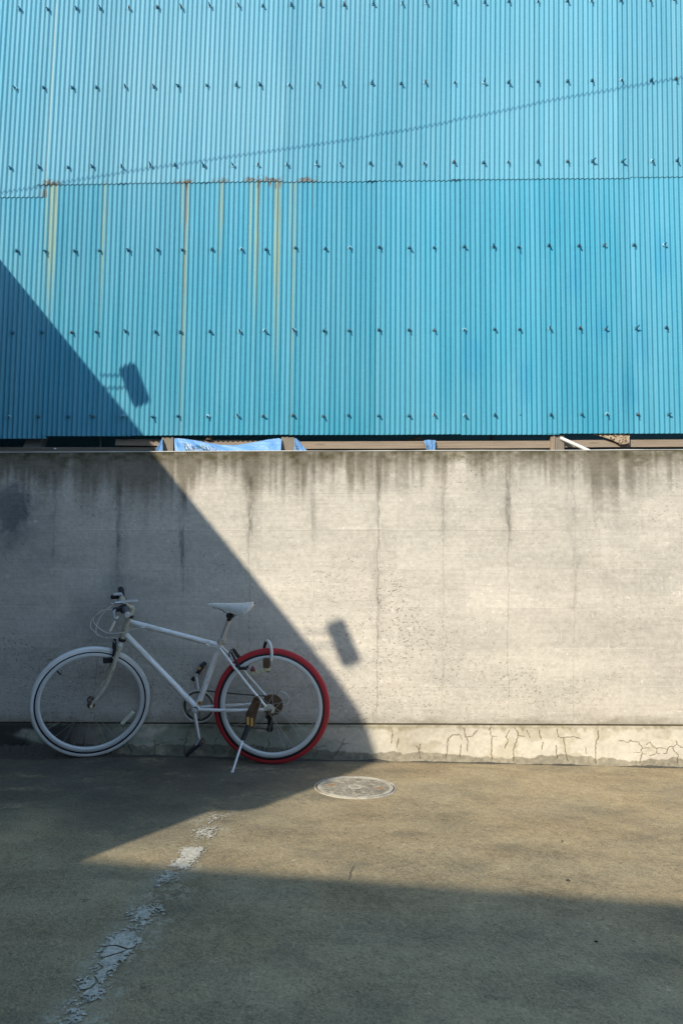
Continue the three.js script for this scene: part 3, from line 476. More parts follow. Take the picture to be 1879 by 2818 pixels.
// ------------------------------------------------------------------ bicycle
{
  const bike = tag(group('bicycle'), 'white city bicycle with one red rear tyre on its kickstand against the concrete wall', 'bicycle');
  const yaw = 0.04542, lean = 0.11135, F = V(-Math.cos(yaw), GX * Math.cos(yaw), -Math.sin(yaw)).normalize(), N0 = V(-Math.sin(yaw), 0, Math.cos(yaw)), U0 = N0.clone().cross(F).multiplyScalar(-1); if (U0.y < 0) U0.negate();
  const U = U0.clone().multiplyScalar(Math.cos(lean)).addScaledVector(N0, Math.sin(lean)), N = N0.clone().multiplyScalar(Math.cos(lean)).addScaledVector(U0, -Math.sin(lean));
  bike.position.set(-0.48408, 0.0082, 0.13918);
  bike.quaternion.setFromRotationMatrix(new THREE.Matrix4().makeBasis(F.clone().negate(), U, N));
  const B = (f, u, n = 0) => V(-f, u, n);               // forward, up, towards the near side
  const R = 0.3238, HA = 1.251, hubF = B(1.02, R, 0), axis = V(Math.cos(HA), Math.sin(HA), 0), pivot = B(1.02 - 0.0446 * Math.sin(HA), R - 0.0446 * Math.cos(HA), 0);
  const turn = new THREE.Matrix4().makeTranslation(...pivot.toArray()).multiply(new THREE.Matrix4().makeRotationAxis(axis, 0.423)).multiply(new THREE.Matrix4().makeTranslation(...pivot.clone().negate().toArray()));
  const S = (g) => g.applyMatrix4(turn), add = (name, g, m, parent = bike) => mesh(name, g, m, parent);

  const grime = (c, dirt, amt, sx) => paint(256, 256, (i, j, o) => { const n = fbm(i * 0.05 + sx, j * 0.05, 4), f = fbm(i * 0.22, j * 0.22 + sx, 3), t = clamp(sm(0.48, 0.72, n * 0.6 + f * 0.4) * amt), k = 0.92 + 0.16 * f; for (let q = 0; q < 3; q++) o[q] = c[q] * k * (1 - t) + dirt[q] * t; o[3] = f; });
  const [wm] = grime([0.80, 0.80, 0.77], [0.36, 0.31, 0.22], 0.6, 3), [wm2] = grime([0.55, 0.52, 0.41], [0.22, 0.16, 0.10], 0.95, 41), [rm] = grime([0.12, 0.072, 0.038], [0.035, 0.02, 0.012], 1, 77), [tm] = grime([0.46, 0.022, 0.03], [0.17, 0.035, 0.03], 0.7, 13), [sm_] = grime([0.62, 0.60, 0.53], [0.40, 0.36, 0.29], 0.5, 25), [cm] = grime([0.12, 0.10, 0.07], [0.04, 0.028, 0.018], 1, 55);
  const white = new THREE.MeshPhysicalMaterial({ map: wm, roughness: 0.38, clearcoat: 0.3, clearcoatRoughness: 0.3 }), cream = std([1, 1, 1], 0.5, { map: wm2 }), rusty = std([1, 1, 1], 0.85, { map: rm }), red = std([1, 1, 1], 0.75, { map: tm }), saddleMat = std([1, 1, 1], 0.55, { map: sm_ }), cogMat = std([1, 1, 1], 0.7, { map: cm, metalness: 0.3 });
  const whiteRubber = std([1, 1, 1], 0.75, { map: grime([0.76, 0.77, 0.75], [0.44, 0.42, 0.36], 0.7, 91)[0] }), black = std([0.016, 0.016, 0.018], 0.6), navy = std([0.02, 0.017, 0.035], 0.6), alloy = std([0.55, 0.55, 0.53], 0.42, { metalness: 0.55 }), rimMat = std([0.66, 0.68, 0.67], 0.42, { metalness: 0.1 }), chrome = std([0.72, 0.72, 0.72], 0.25, { metalness: 0.85 }), steel = std([0.42, 0.42, 0.40], 0.4, { metalness: 0.7 }), amber = std([0.75, 0.36, 0.05], 0.3), maroon = std([0.16, 0.012, 0.018], 0.3), cableMat = std([0.62, 0.60, 0.54], 0.5), orangeRust = std([0.50, 0.22, 0.055], 0.9);

  // frame tubes
  const tubeAB = (name, a, b, r1, r2 = r1, m = white) => add(name, rod(a, b, r1, r2, 18), m);
  tubeAB('top_tube', B(0.80, 0.775), B(0.298, 0.656), 0.0155);
  tubeAB('down_tube', B(0.83, 0.708), B(0.425, 0.306), 0.0175);
  const stube = tubeAB('seat_tube', B(0.415, 0.306), B(0.287, 0.672), 0.0158);
  const ht = tubeAB('head_tube', B(0.842, 0.683), B(0.803, 0.800), 0.0188, 0.0188, cream);
  add('headset_cup', merge([rod(B(0.847, 0.668), B(0.842, 0.683), 0.0205), rod(B(0.803, 0.80), B(0.7985, 0.815), 0.0205)]), black, ht);
  const bb = add('bottom_bracket', rod(B(0.42, 0.30, -0.035), B(0.42, 0.30, 0.035), 0.021, 0.021, 22), white);
  add('bearing_cup', rod(B(0.42, 0.30, 0.034), B(0.42, 0.30, 0.044), 0.018, 0.016, 22), black, bb);
  { const p = rod(B(0.399, 0.333, 0.010), B(0.400, 0.334, 0.0185), 0.0135, 0.011, 12); add('rust_patch', p, orangeRust, stube); add('bolt_head', rod(B(0.3995, 0.333, 0.017), B(0.40, 0.334, 0.022), 0.006, 0.005, 6), rusty, stube); }
  for (const s of [1, -1]) {
    add('chainstay', tube([B(0.40, 0.300, 0.026 * s), B(0.33, 0.303, 0.038 * s), B(0.2, 0.309, 0.052 * s), B(0.03, 0.322, 0.064 * s)], 0.0095, 30, 12), white);
    add('seatstay', tube([B(0.288, 0.645, 0.022 * s), B(0.24, 0.592, 0.036 * s), B(0.13, 0.462, 0.054 * s), B(0.02, 0.338, 0.064 * s)], 0.0075, 30, 12), white);
    const sh = new THREE.Shape(); [[0.034, 0.34], [0.02, 0.352], [-0.005, 0.350], [-0.026, 0.336], [-0.028, 0.316], [-0.015, 0.302], [-0.006, 0.308], [-0.014, 0.320], [-0.008, 0.330], [0.004, 0.330], [0.014, 0.318], [0.036, 0.314]].forEach(([f, u], i) => (i ? sh.lineTo(-f, u) : sh.moveTo(-f, u)));
    const g = new THREE.ExtrudeGeometry(sh, { depth: 0.005, bevelEnabled: true, bevelSize: 0.001, bevelThickness: 0.001, bevelSegments: 1 }); g.translate(0, 0, 0.064 * s - 0.0025); add('dropout', g, cream);
  }
  add('stay_bridge', rod(B(0.205, 0.553, -0.043), B(0.205, 0.553, 0.043), 0.006), white);
  const clamp_ = add('seat_clamp', rod(B(0.289, 0.664), B(0.279, 0.692), 0.0205, 0.0205, 20), cream);
  add('clamp_lever', merge([rod(B(0.268, 0.685, -0.02), B(0.268, 0.685, 0.02), 0.006), box(0.03, 0.009, 0.012, -0.258, 0.672, 0.014, 0.003)]), cream, clamp_);
  add('seatpost', rod(B(0.281, 0.685), B(0.235, 0.812), 0.0132, 0.0132, 18), alloy);
  { // saddle
    const fs = [0.367, 0.362, 0.35, 0.32, 0.28, 0.24, 0.205, 0.175, 0.15, 0.125, 0.107, 0.100], hw = [0.003, 0.011, 0.017, 0.021, 0.027, 0.037, 0.052, 0.066, 0.073, 0.067, 0.048, 0.018], tp = [0.876, 0.884, 0.889, 0.8915, 0.892, 0.892, 0.893, 0.894, 0.896, 0.899, 0.902, 0.901], dr = [0.002, 0.008, 0.015, 0.023, 0.030, 0.040, 0.054, 0.063, 0.058, 0.044, 0.026, 0.010];
    const at = (a, t) => { const i = Math.min(a.length - 2, Math.floor(t)), f = t - i; return a[i] + (a[i + 1] - a[i]) * f; };
    const g = grid(44, 28, (u, v) => { const t = u * 11, a = v * Math.PI * 2, w = at(hw, t), d = at(dr, t), c = Math.cos(a), s = Math.sin(a); const n = Math.sign(s) * Math.pow(Math.abs(s), 0.85) * w, y = c >= 0 ? at(tp, t) - d * (1 - Math.pow(c, 0.72)) : at(tp, t) - d - 0.25 * d * c * -0.2; const p = B(at(fs, t), y, n); return [p.x, p.y, p.z]; });
    const s = add('saddle', g, saddleMat); saddleMat.side = THREE.DoubleSide;
    for (const n of [0.02, -0.02]) add('saddle_rail', tube([B(0.335, 0.872, n * 0.5), B(0.29, 0.851, n), B(0.25, 0.829, n), B(0.21, 0.826, n), B(0.165, 0.842, n * 1.4), B(0.14, 0.862, n * 1.8)], 0.0036, 30, 8), chrome, s);
    add('saddle_clamp', merge([box(0.042, 0.022, 0.05, -0.232, 0.824, 0, 0.006), rod(B(0.236, 0.806, -0.024), B(0.236, 0.806, 0.024), 0.012)]), black, s);
  }

  // wheels
  const spokeGeo = new THREE.CylinderGeometry(0.0011, 0.0011, 1, 5);
  const ring = (l, seg = 96) => new THREE.LatheGeometry(l.map((p) => new THREE.Vector2(...p)), seg).rotateX(Math.PI / 2);
  function wheel(at, q, front) {
    const w = group('wheel', bike); w.position.copy(at); w.quaternion.copy(q);
    const tr = [], r0 = front ? 0.2995 : 0.2975, hw = 0.0165; for (let i = 0; i <= 14; i++) { const a = -Math.PI * 0.5 + Math.PI * i / 14; tr.push([r0 + (R - r0) * Math.pow(Math.cos(a), 0.75), Math.sin(a) * hw]); } tr[0][0] = tr[14][0] = r0;
    add('tyre', ring(tr), front ? whiteRubber : red, w);
    add('sidewall', ring(front ? [[0.289, -0.0115], [0.2985, -0.0168], [0.3000, 0], [0.2985, 0.0168], [0.289, 0.0115]] : [[0.283, -0.0115], [0.2970, -0.0160], [0.2980, 0], [0.2970, 0.0160], [0.283, 0.0115]]), front ? navy : black, w);
    const ro = front ? 0.2908 : 0.2848; add('rim', ring([[ro - 0.024, 0], [ro - 0.0235, -0.007], [ro - 0.019, -0.0112], [ro - 0.0003, -0.0125], [ro, 0], [ro - 0.0003, 0.0125], [ro - 0.019, 0.0112], [ro - 0.0235, 0.007], [ro - 0.024, 0]]), rimMat, w);
    const hl = front ? 0.045 : 0.055;
    const hub = add('hub', ring([[0.001, -hl - 0.012], [0.009, -hl - 0.012], [0.009, -hl], [0.021, -hl + 0.006], [0.021, -hl + 0.010], [0.013, -hl + 0.016], [0.012, 0], [0.013, hl - 0.016], [0.021, hl - 0.010], [0.021, hl - 0.006], [0.009, hl], [0.009, hl + 0.012], [0.001, hl + 0.012]], 24), front ? rusty : cogMat, w);
    for (const s of front ? [1, -1] : [1]) add('axle_nut', new THREE.CylinderGeometry(0.0085, 0.0085, 0.011, 6).rotateX(Math.PI / 2).translate(0, 0, s * (hl + 0.016)), s > 0 && front ? std([0.78, 0.68, 0.45], 0.35) : steel, hub);
    for (let i = 0; i < 28; i++) {
      const a = (i / 28) * Math.PI * 2 + 0.07, side = i % 2 ? 1 : -1, b = a + (i % 4 < 2 ? 1 : -1) * 1.15, p = V(Math.cos(b) * 0.0205, Math.sin(b) * 0.0205, side * (hl - 0.008)), e = V(Math.cos(a) * 0.264, Math.sin(a) * 0.264, side * 0.002), d = e.clone().sub(p);
      const s = add('spoke', spokeGeo, steel, w); s.position.copy(p).addScaledVector(d, 0.5); s.scale.set(1, d.length(), 1); s.quaternion.setFromUnitVectors(V(0, 1, 0), d.normalize());
    }
    return w;
  }
  const qS = new THREE.Quaternion().setFromRotationMatrix(turn), hubTurned = hubF.clone().applyMatrix4(turn), fw = wheel(hubTurned, qS, true), rw = wheel(B(0, R, 0), new THREE.Quaternion(), false);
  { // spoke reflector and valve of the front wheel
    const a = Math.atan2(0.214 - R, -(0.823 - 1.02)), rad = 0.222, g = new RoundedBoxGeometry(0.096, 0.021, 0.012, 3, 0.0055); g.rotateZ(0.80); g.translate(Math.cos(a) * rad, Math.sin(a) * rad, 0.022); add('reflector', g, std([0.62, 0.62, 0.48], 0.35), fw);
    const va = Math.PI - 0.86; add('valve', rod(V(Math.cos(va) * 0.266, Math.sin(va) * 0.266, 0), V(Math.cos(va) * 0.232, Math.sin(va) * 0.232, 0), 0.004), black, fw);
  }
  // fork, turned with the wheel
  const fork = group('fork', bike);
  add('fork_crown', S(merge([rod(B(0.850, 0.664), B(0.862, 0.628), 0.0175), rod(B(0.861, 0.640, -0.045), B(0.861, 0.640, 0.045), 0.014)])), white, fork);
  for (const s of [1, -1]) {
    const c = [B(0.859, 0.648, 0.036 * s), B(0.885, 0.575, 0.042 * s), B(0.912, 0.495, 0.046 * s), B(0.945, 0.425, 0.049 * s), B(0.985, 0.368, 0.052 * s), B(1.016, 0.332, 0.054 * s)], g = tube(c, 1, 40, 14), p = g.attributes.position, cv = new THREE.CatmullRomCurve3(c);
    for (let i = 0; i <= 40; i++) { const o = cv.getPointAt(i / 40), r = 0.0135 - 0.0065 * (i / 40); for (let k = 0; k <= 14; k++) { const n = i * 15 + k; p.setXYZ(n, o.x + (p.getX(n) - o.x) * r, o.y + (p.getY(n) - o.y) * r, o.z + (p.getZ(n) - o.z) * r); } }
    const bl = add('fork_blade', S(g), cream, fork); add('fork_end', S(box(0.016, 0.024, 0.005, -1.02, R, 0.054 * s, 0.002)), rusty, bl);
  }
  // stem and handlebar
  const stem = add('stem', S(merge([rod(B(0.799, 0.812), B(0.7855, 0.855), 0.0140, 0.0140), rod(B(0.786, 0.850), B(0.837, 0.893), 0.0145, 0.0155), rod(B(0.84, 0.897, -0.024), B(0.84, 0.897, 0.024), 0.020, 0.020, 18)])), cream);
  add('stem_cap', S(merge([box(0.072, 0.012, 0.034, -0.792, 0.893, 0, 0.004)])), alloy, stem);
  add('stem_bolt', S(rod(B(0.848, 0.917, 0), B(0.843, 0.908, 0), 0.007, 0.008, 8)), steel, stem);
  const bar = add('handlebar', S(tube([B(0.832, 0.899, -0.285), B(0.838, 0.897, -0.15), B(0.84, 0.897, 0), B(0.838, 0.897, 0.15), B(0.832, 0.899, 0.285)], 0.0118, 40, 14)), alloy);
  for (const s of [1, -1]) {
    const gp = add('grip', S(merge([rod(B(0.8355, 0.898, 0.165 * s), B(0.8315, 0.899, 0.282 * s), 0.0158, 0.0162, 18)])), s > 0 ? std([0.09, 0.085, 0.085], 0.8) : black, bar);
    add('grip_end', S(rod(B(0.8315, 0.899, 0.281 * s), B(0.831, 0.899, 0.289 * s), 0.0168, 0.0135, 18)), s > 0 ? std([0.5, 0.5, 0.46], 0.6) : black, gp);
    const lv = add('brake_lever_mount', S(merge([rod(B(0.838, 0.898, 0.118 * s), B(0.838, 0.898, 0.150 * s), 0.0175), box(0.05, 0.022, 0.026, -0.872, 0.888, 0.130 * s, 0.006), box(0.044, 0.030, 0.03, -0.835, 0.872, 0.100 * s, 0.008)])), black, bar);
    add('brake_lever', S(tube([B(0.878, 0.893, 0.126 * s), B(0.892, 0.884, 0.155 * s), B(0.893, 0.872, 0.195 * s), B(0.888, 0.860, 0.232 * s)], 0.0058, 24, 10)), alloy, lv);
    add('shifter', S(merge([box(0.05, 0.013, 0.032, -0.862, 0.915, 0.085 * s, 0.005), box(0.026, 0.008, 0.05, -0.888, 0.868, 0.082 * s, 0.003)])), s > 0 ? chrome : alloy, bar);
  }
  add('brake_light_clip', S(merge([box(0.022, 0.03, 0.024, -0.852, 0.868, 0.045, 0.005)])), maroon, bar);
  // the white lever hanging below the near control, as measured
  add('hanging_lever', tube([B(0.800, 0.838, 0.185), B(0.813, 0.818, 0.195), B(0.822, 0.794, 0.20), B(0.840, 0.760, 0.20)], 0.0065, 20, 10), std([0.72, 0.70, 0.64], 0.45), bar);
  // cables
  const cab = (l, r = 0.0026) => add('cable', tube(l.map(([f, u, n]) => B(f, u, n)), r, 60, 7), cableMat);
  cab([[0.895, 0.885, -0.11], [0.920, 0.869, -0.10], [0.969, 0.825, -0.09], [1.007, 0.776, -0.08], [1.016, 0.731, -0.06], [1.000, 0.700, -0.02], [0.955, 0.688, 0.02], [0.913, 0.692, 0.03], [0.861, 0.687, 0.03]]);
  cab([[0.885, 0.872, -0.06], [0.902, 0.866, -0.02], [0.929, 0.845, 0], [0.964, 0.828, 0.01], [1.010, 0.788, 0.02], [1.016, 0.749, 0.025], [0.989, 0.717, 0.025], [0.943, 0.691, 0.025], [0.886, 0.676, 0.02]], 0.0022);
  const c3 = cab([[0.86, 0.86, 0.09], [0.925, 0.85, 0.10], [0.975, 0.80, 0.09], [0.968, 0.765, 0.07], [0.939, 0.733, 0.05], [0.914, 0.720, 0.045], [0.873, 0.717, 0.04], [0.815, 0.724, 0.035], [0.780, 0.737, 0.025], [0.722, 0.748, 0.018]]);
  add('cable_stop', rod(B(0.728, 0.747, 0.018), B(0.712, 0.750, 0.016), 0.005), std([0.8, 0.8, 0.78], 0.4), c3);
  add('cable_stop', merge([rod(B(0.365, 0.662, 0.014), B(0.348, 0.656, 0.014), 0.005), rod(B(0.35, 0.656, 0.014), B(0.3, 0.647, 0.014), 0.0018)]), std([0.8, 0.8, 0.78], 0.4));
  const cl = cab([[0.03, 0.325, -0.066], [0.0, 0.352, -0.072], [-0.015, 0.371, -0.072], [-0.036, 0.388, -0.072], [-0.062, 0.381, -0.072], [-0.085, 0.357, -0.07], [-0.087, 0.332, -0.07], [-0.072, 0.316, -0.068], [-0.036, 0.314, -0.066], [-0.005, 0.29, -0.066]], 0.0024);
  // rim brakes
  const vb = (name, l, mirrorN, turnIt) => { const b_ = group(name, bike); for (const s of [1, -1]) { const g = merge(l(s)); add('brake_arm', turnIt ? S(g) : g, black, b_); } return b_; };
  const fb = vb('rim_brake', (s) => [rod(B(0.895, 0.560, 0.034 * s), B(0.885, 0.672, 0.026 * s), 0.0105, 0.0085), box(0.056, 0.030, 0.016, -0.922, 0.566, 0.019 * s, 0.004), rod(B(0.905, 0.566, 0.02 * s), B(0.893, 0.572, 0.036 * s), 0.008)], 0, true);
  add('brake_noodle', S(tube([B(0.89, 0.678, -0.028), B(0.897, 0.686, 0.0), B(0.891, 0.676, 0.028), B(0.885, 0.672, 0.04)], 0.0035, 20, 8)), steel, fb); add('brake_boss', S(rod(B(0.893, 0.585, 0.034), B(0.893, 0.585, 0.046), 0.009, 0.007, 12)), alloy, fb);
  const rb = vb('rim_brake', (s) => [rod(B(0.172, 0.545, 0.046 * s), B(0.222, 0.625, 0.026 * s), 0.0075, 0.006), box(0.05, 0.016, 0.014, -0.158, 0.535, 0.020 * s, 0.004)], 0, false);
  add('brake_noodle', tube([B(0.228, 0.598, 0.03), B(0.232, 0.622, 0.03), B(0.212, 0.640, 0.01), B(0.196, 0.612, -0.01), B(0.180, 0.585, -0.03)], 0.0036, 24, 8), black, rb);

  // cranks, chainring, chain, sprockets
  const crank = group('crankset', bike);
  const ca = B(0.42, 0.30, 0), dir = (f, u, n) => B(f, u, n);
  for (const s of [1, -1]) {
    const e = s > 0 ? B(0.386, 0.142, 0.072) : B(0.447, 0.462, -0.086), o = s > 0 ? B(0.42, 0.299, 0.058) : B(0.42, 0.30, -0.064);
    const arm = add('crank_arm', merge([rod(o, e, 0.0125, 0.0085, 14), rod(o.clone().add(V(0, 0, -0.01 * s)), o.clone().add(V(0, 0, 0.011 * s)), 0.017, 0.014, 18), rod(e.clone().add(V(0, 0, -0.007)), e.clone().add(V(0, 0, 0.007)), 0.0115, 0.0115, 14)]), alloy, crank);
    if (s > 0) add('crank_bolt', rod(B(0.42, 0.299, 0.068), B(0.42, 0.299, 0.074), 0.0085, 0.007, 8), chrome, arm);
    const pc = s > 0 ? B(0.398, 0.118, 0.118) : B(0.443, 0.474, -0.135), ang = s > 0 ? 0.72 : 1.0;
    const pm = new THREE.Matrix4().makeTranslation(...pc.toArray()).multiply(new THREE.Matrix4().makeRotationZ(ang));
    const body = merge([box(0.104, 0.017, 0.012, 0, 0, 0.036, 0.004), box(0.104, 0.017, 0.012, 0, 0, -0.036, 0.004), box(0.014, 0.024, 0.082, 0.047, 0, 0, 0.004), box(0.014, 0.024, 0.082, -0.047, 0, 0, 0.004), box(0.022, 0.016, 0.082, 0, 0, 0, 0.005)]).applyMatrix4(pm);
    const pd = add('pedal', body, black, crank);
    add('pedal_reflector', (s > 0 ? box(0.004, 0.010, 0.03, 0.0555, 0, 0, 0.001) : box(0.016, 0.011, 0.004, 0.032, 0.001, 0.0435, 0.0015)).applyMatrix4(pm), s > 0 ? std([0.18, 0.10, 0.04], 0.5) : amber, pd);
    add('pedal_axle', rod(e, pc, 0.007), steel, pd);
  }
  { const ringZ = -0.046, g = ring([[0.086, -0.003], [0.093, -0.003], [0.0935, 0], [0.093, 0.003], [0.086, 0.003], [0.086, -0.003]], 64); g.translate(-0.42, 0.30, ringZ + 0.008); add('chain_guard', g, std([0.60, 0.60, 0.55], 0.5), crank);
    const teeth = new THREE.Shape(); const Nn = 44; for (let i = 0; i < Nn * 2; i++) { const a = i / (Nn * 2) * Math.PI * 2, r = i % 2 ? 0.0855 : 0.0905; i ? teeth.lineTo(r * Math.cos(a), r * Math.sin(a)) : teeth.moveTo(r, 0); } const hole = new THREE.Path(); hole.absarc(0, 0, 0.074, 0, Math.PI * 2, true); teeth.holes.push(hole);
    const tg = new THREE.ExtrudeGeometry(teeth, { depth: 0.002, bevelEnabled: false }); tg.translate(-0.42, 0.30, ringZ); add('chainring', tg, cogMat, crank);
    const sp = []; for (let i = 0; i < 5; i++) { const a = 1.1 + i * Math.PI * 2 / 5; sp.push(rod(B(0.42, 0.30, ringZ), V(-0.42 + Math.cos(a) * 0.077, 0.30 + Math.sin(a) * 0.077, ringZ), 0.010, 0.006, 8)); } add('spider', merge(sp), steel, crank); }
  const cas = group('cassette', bike); for (let i = 0; i < 7; i++) { const r = 0.062 - i * 0.0055, n = Math.round(r * 520), s = new THREE.Shape(); for (let k = 0; k < n * 2; k++) { const a = k / (n * 2) * Math.PI * 2, q = k % 2 ? r - 0.005 : r; k ? s.lineTo(q * Math.cos(a), q * Math.sin(a)) : s.moveTo(q, 0); } const h = new THREE.Path(); h.absarc(0, 0, 0.016, 0, Math.PI * 2, true); s.holes.push(h); const g = new THREE.ExtrudeGeometry(s, { depth: 0.002, bevelEnabled: false }); g.translate(0, R, -0.026 - i * 0.0045); add('sprocket', g, i % 2 ? cogMat : rusty, cas); }
  add('chain', merge([tube([B(0.42, 0.391, -0.045), B(0.25, 0.377, -0.046), B(0.0, 0.366, -0.042)], 0.0042, 40, 6), tube([B(0.42, 0.209, -0.045), B(0.25, 0.197, -0.046), B(0.035, 0.178, -0.05)], 0.0042, 40, 6), tube([B(0.04, 0.178, -0.05), B(0.015, 0.2, -0.05), B(0.01, 0.255, -0.05), B(0.035, 0.275, -0.048)], 0.0042, 30, 6)]), cogMat);
  const der = add('derailleur', merge([box(0.030, 0.105, 0.012, -0.018, 0.218, -0.072, 0.004), box(0.04, 0.045, 0.03, -0.016, 0.276, -0.078, 0.008)]), black);
  for (const [f, u] of [[0.024, 0.252], [0.018, 0.180]]) add('jockey_wheel', rod(B(f, u, -0.062), B(f, u, -0.050), 0.019, 0.019, 14), black, der);
  // kickstand
  const ks = group('kickstand', bike);
  { const sh = new THREE.Shape(); [[0.066, 0.394], [0.050, 0.372], [0.066, 0.315], [0.082, 0.250], [0.086, 0.232], [0.100, 0.224], [0.124, 0.230], [0.128, 0.242], [0.125, 0.305], [0.108, 0.335], [0.082, 0.390]].forEach(([f, u], i) => (i ? sh.lineTo(-f, u) : sh.moveTo(-f, u)));
    const g = new THREE.ExtrudeGeometry(sh, { depth: 0.012, bevelEnabled: true, bevelSize: 0.003, bevelThickness: 0.003, bevelSegments: 2 }); g.translate(0, 0, 0.066); const p = add('kickstand_bracket', g, rusty, ks); p.geometry.computeVertexNormals();
    add('rust_patch', merge([box(0.013, 0.045, 0.005, -0.095, 0.256, 0.083, 0.002), box(0.013, 0.05, 0.005, -0.116, 0.258, 0.083, 0.002)]), std([0.62, 0.36, 0.10], 0.85), p);
    add('kickstand_bolt', merge([rod(B(0.072, 0.365, 0.08), B(0.072, 0.365, 0.088), 0.009, 0.008, 6), rod(B(0.1, 0.315, 0.08), B(0.1, 0.315, 0.087), 0.009, 0.008, 6)]), rusty, p);
    add('kickstand_sleeve', rod(B(0.112, 0.236, 0.076), B(0.139, 0.165, 0.112), 0.0145, 0.0125, 14), black, ks); add('kickstand_leg', rod(B(0.136, 0.172, 0.108), B(0.1745, 0.026, 0.196), 0.0062, 0.0056, 12), std([0.78, 0.78, 0.77], 0.35), ks); add('kickstand_foot', rod(B(0.1735, 0.029, 0.194), B(0.177, 0.0165, 0.2015), 0.0085, 0.0105, 12), std([0.55, 0.55, 0.54], 0.6), ks); }
  // ring lock over the rear tyre
  const lk = group('ring_lock', bike);
  add('lock_shackle', tube([B(0.0, 0.585, 0.032), B(-0.004, 0.625, 0.034), B(0.002, 0.662, 0.030), B(0.014, 0.684, 0.018), B(0.028, 0.686, -0.002)], 0.0088, 40, 12), std([0.66, 0.67, 0.64], 0.45), lk);
  add('lock_shackle', tube([B(0.028, 0.686, -0.002), B(0.040, 0.668, -0.022), B(0.048, 0.64, -0.032), B(0.046, 0.585, -0.032)], 0.0085, 24, 12), black, lk);
  add('lock_body', merge([box(0.040, 0.052, 0.03, -0.022, 0.572, 0.034, 0.008), box(0.016, 0.05, 0.02, -0.014, 0.545, 0.030, 0.005)]), rusty, lk);
  { const g = []; for (let i = 0; i < 4; i++) g.push(box(0.024, 0.019 - 0.001 * i, 0.02, -0.1 + i * 0.0255, 0.517 + i * 0.006, 0.034, 0.004)); g.push(box(0.014, 0.03, 0.016, -0.012, 0.542, 0.034, 0.004)); add('lock_bracket', merge(g), std([0.50, 0.49, 0.30], 0.6), lk); const c = new THREE.ConeGeometry(0.014, 0.026, 12); c.translate(-0.099, 0.544, 0.034); add('lock_light', merge([c, rod(B(0.099, 0.525, 0.034), B(0.099, 0.533, 0.034), 0.013, 0.014, 12)]), maroon, lk); }
}
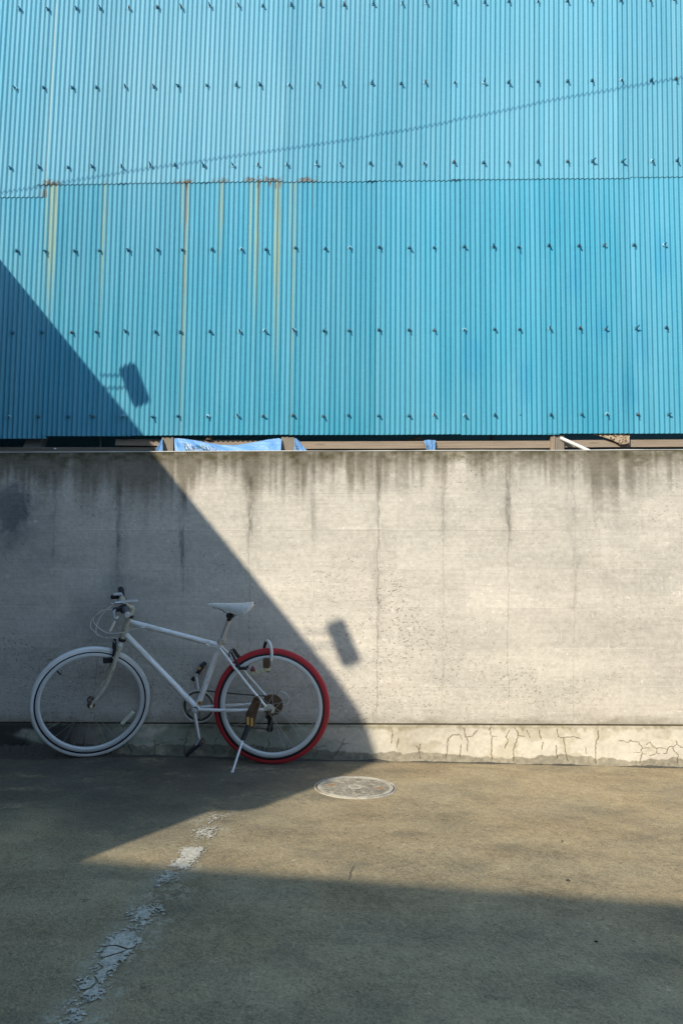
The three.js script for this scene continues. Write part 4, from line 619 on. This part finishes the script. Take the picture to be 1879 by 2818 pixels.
// ------------------------------------------------------------------ what stands outside the frame and throws the shadows seen in it
{
  const shed = tag(group('shadow_shed'), 'unseen grey shed beside the yard, its outline shaped to cast the left shadow', 'shed');  // unseen block, its outline shaped to cast the diagonal shadow edge
  const [m, b] = paint(512, 512, (i, j, o) => { const n = fbm(i * 0.02, j * 0.02, 4), f = fbm(i * 0.2, j * 0.2, 3), k = 0.8 + 0.35 * (n - 0.5) + 0.2 * (f - 0.5); o[0] = 0.16 * k; o[1] = 0.165 * k; o[2] = 0.16 * k; o[3] = f; });
  const mat = std([1, 1, 1], 0.9, { map: m, bumpMap: b, bumpScale: 0.004 }), prof = [[0.1, 2.47], [4.32, 2.475], [4.425, 2.58], [4.44, 2.9], [4.385, 3.27], [4.31, 3.36], [4.19, 3.412], [4.0, 3.438], [0.1, 3.44]];
  const low = [[0.115, -0.4], [4.25, -0.4], [4.225, 1.9], [4.165, 2.4], [4.165, 2.49], [0.115, 2.49]], ls = new THREE.Shape(); low.forEach(([z, y], i) => (i ? ls.lineTo(-z, y) : ls.moveTo(-z, y)));
  const lg = new THREE.ExtrudeGeometry(ls, { depth: 3.38, bevelEnabled: false }); lg.rotateY(Math.PI / 2); lg.translate(-5.99, 0, 0); mesh('shed_wall', uvXY(lg, 0, 0, 2, 2, 'z', 'y'), mat, shed);
  const s = new THREE.Shape(); prof.forEach(([z, y], i) => (i ? s.lineTo(-z, y) : s.moveTo(-z, y)));
  const g = new THREE.ExtrudeGeometry(s, { depth: 3.4, bevelEnabled: false, curveSegments: 8 }); g.rotateY(Math.PI / 2); g.translate(-6, 0, 0);
  mesh('roof_box', uvXY(g, 0, 0, 2, 2, 'z', 'y'), mat, shed);
  [[1.33, 'near the wall'], [3.73, 'near the street']].forEach(([z, where]) => {  // unseen capsules on brackets, added to cast the two rounded shadows
    const l = tag(group('shadow_capsule'), `unseen grey capsule on two thin brackets, added to cast its shadow, at the shed end ${where}`, 'shadow_caster'), y = 3.44; l.position.set(-2.4, y, z);
    const c = new RoundedBoxGeometry(0.115, 0.265, 0.05, 5, 0.024); c.rotateZ(0.40); mesh('capsule_body', c, std([0.3, 0.3, 0.3], 0.5), l);
    for (const dy of [0.066, -0.016]) mesh('bracket', rod(V(-0.22, dy, 0), V(-0.02 - dy * 0.4, dy, 0), 0.0055), std([0.2, 0.2, 0.2], 0.5), l);
  });
  const house = tag(group('street_building'), 'plain beige flat roofed building across the yard, behind the viewer', 'building');
  const hm = std([0.34, 0.31, 0.26], 0.9), glass = std([0.03, 0.035, 0.04], 0.15), L = 34, ang = -0.1437;
  house.position.set(-2.82, 0, 7.165); house.rotation.y = ang;
  mesh('house_wall', box(L, 4.25, 9, -1, 1.6, 4.75), hm, house);
  mesh('parapet', box(L + 0.3, 0.28, 9.5, -1, 3.86, 4.75, 0.02), std([0.42, 0.40, 0.36], 0.9), house);
  for (let i = 0; i < 7; i++) for (const y of [1.7]) { const w = mesh('window', box(1.5, 1.2, 0.06, -14 + i * 4.2, y, 0.235), std([0.5, 0.5, 0.48], 0.6), house); mesh('pane', box(1.36, 1.06, 0.02, -14 + i * 4.2, y, 0.2), glass, w); }
  const px = [[-420, 500], [0, 445], [330, 391], [740, 331], [1000, 287], [1270, 231], [1568, 178], [2000, 92]], t = 0.95;
  const pts = px.map(([a, c]) => { const p = onZ(a * 1.1985, c * 1.1985, -0.262); return V(p.x - SA * t, p.y + SB * t, p.z + t); });
  const e0 = pts[0].clone().sub(pts[1]), e1 = pts[pts.length - 1].clone().sub(pts[pts.length - 2]); pts.unshift(pts[0].clone().addScaledVector(e0, 5)); pts.push(pts[pts.length - 1].clone().addScaledVector(e1, 5));
  tag(mesh('overhead_cable', tube(pts, 0.0032, 120, 8), std([0.02, 0.02, 0.02], 0.6)), 'black overhead cable stretched above the yard', 'cable');
}
scene.updateMatrixWorld(true);
renderer.render(scene, camera);
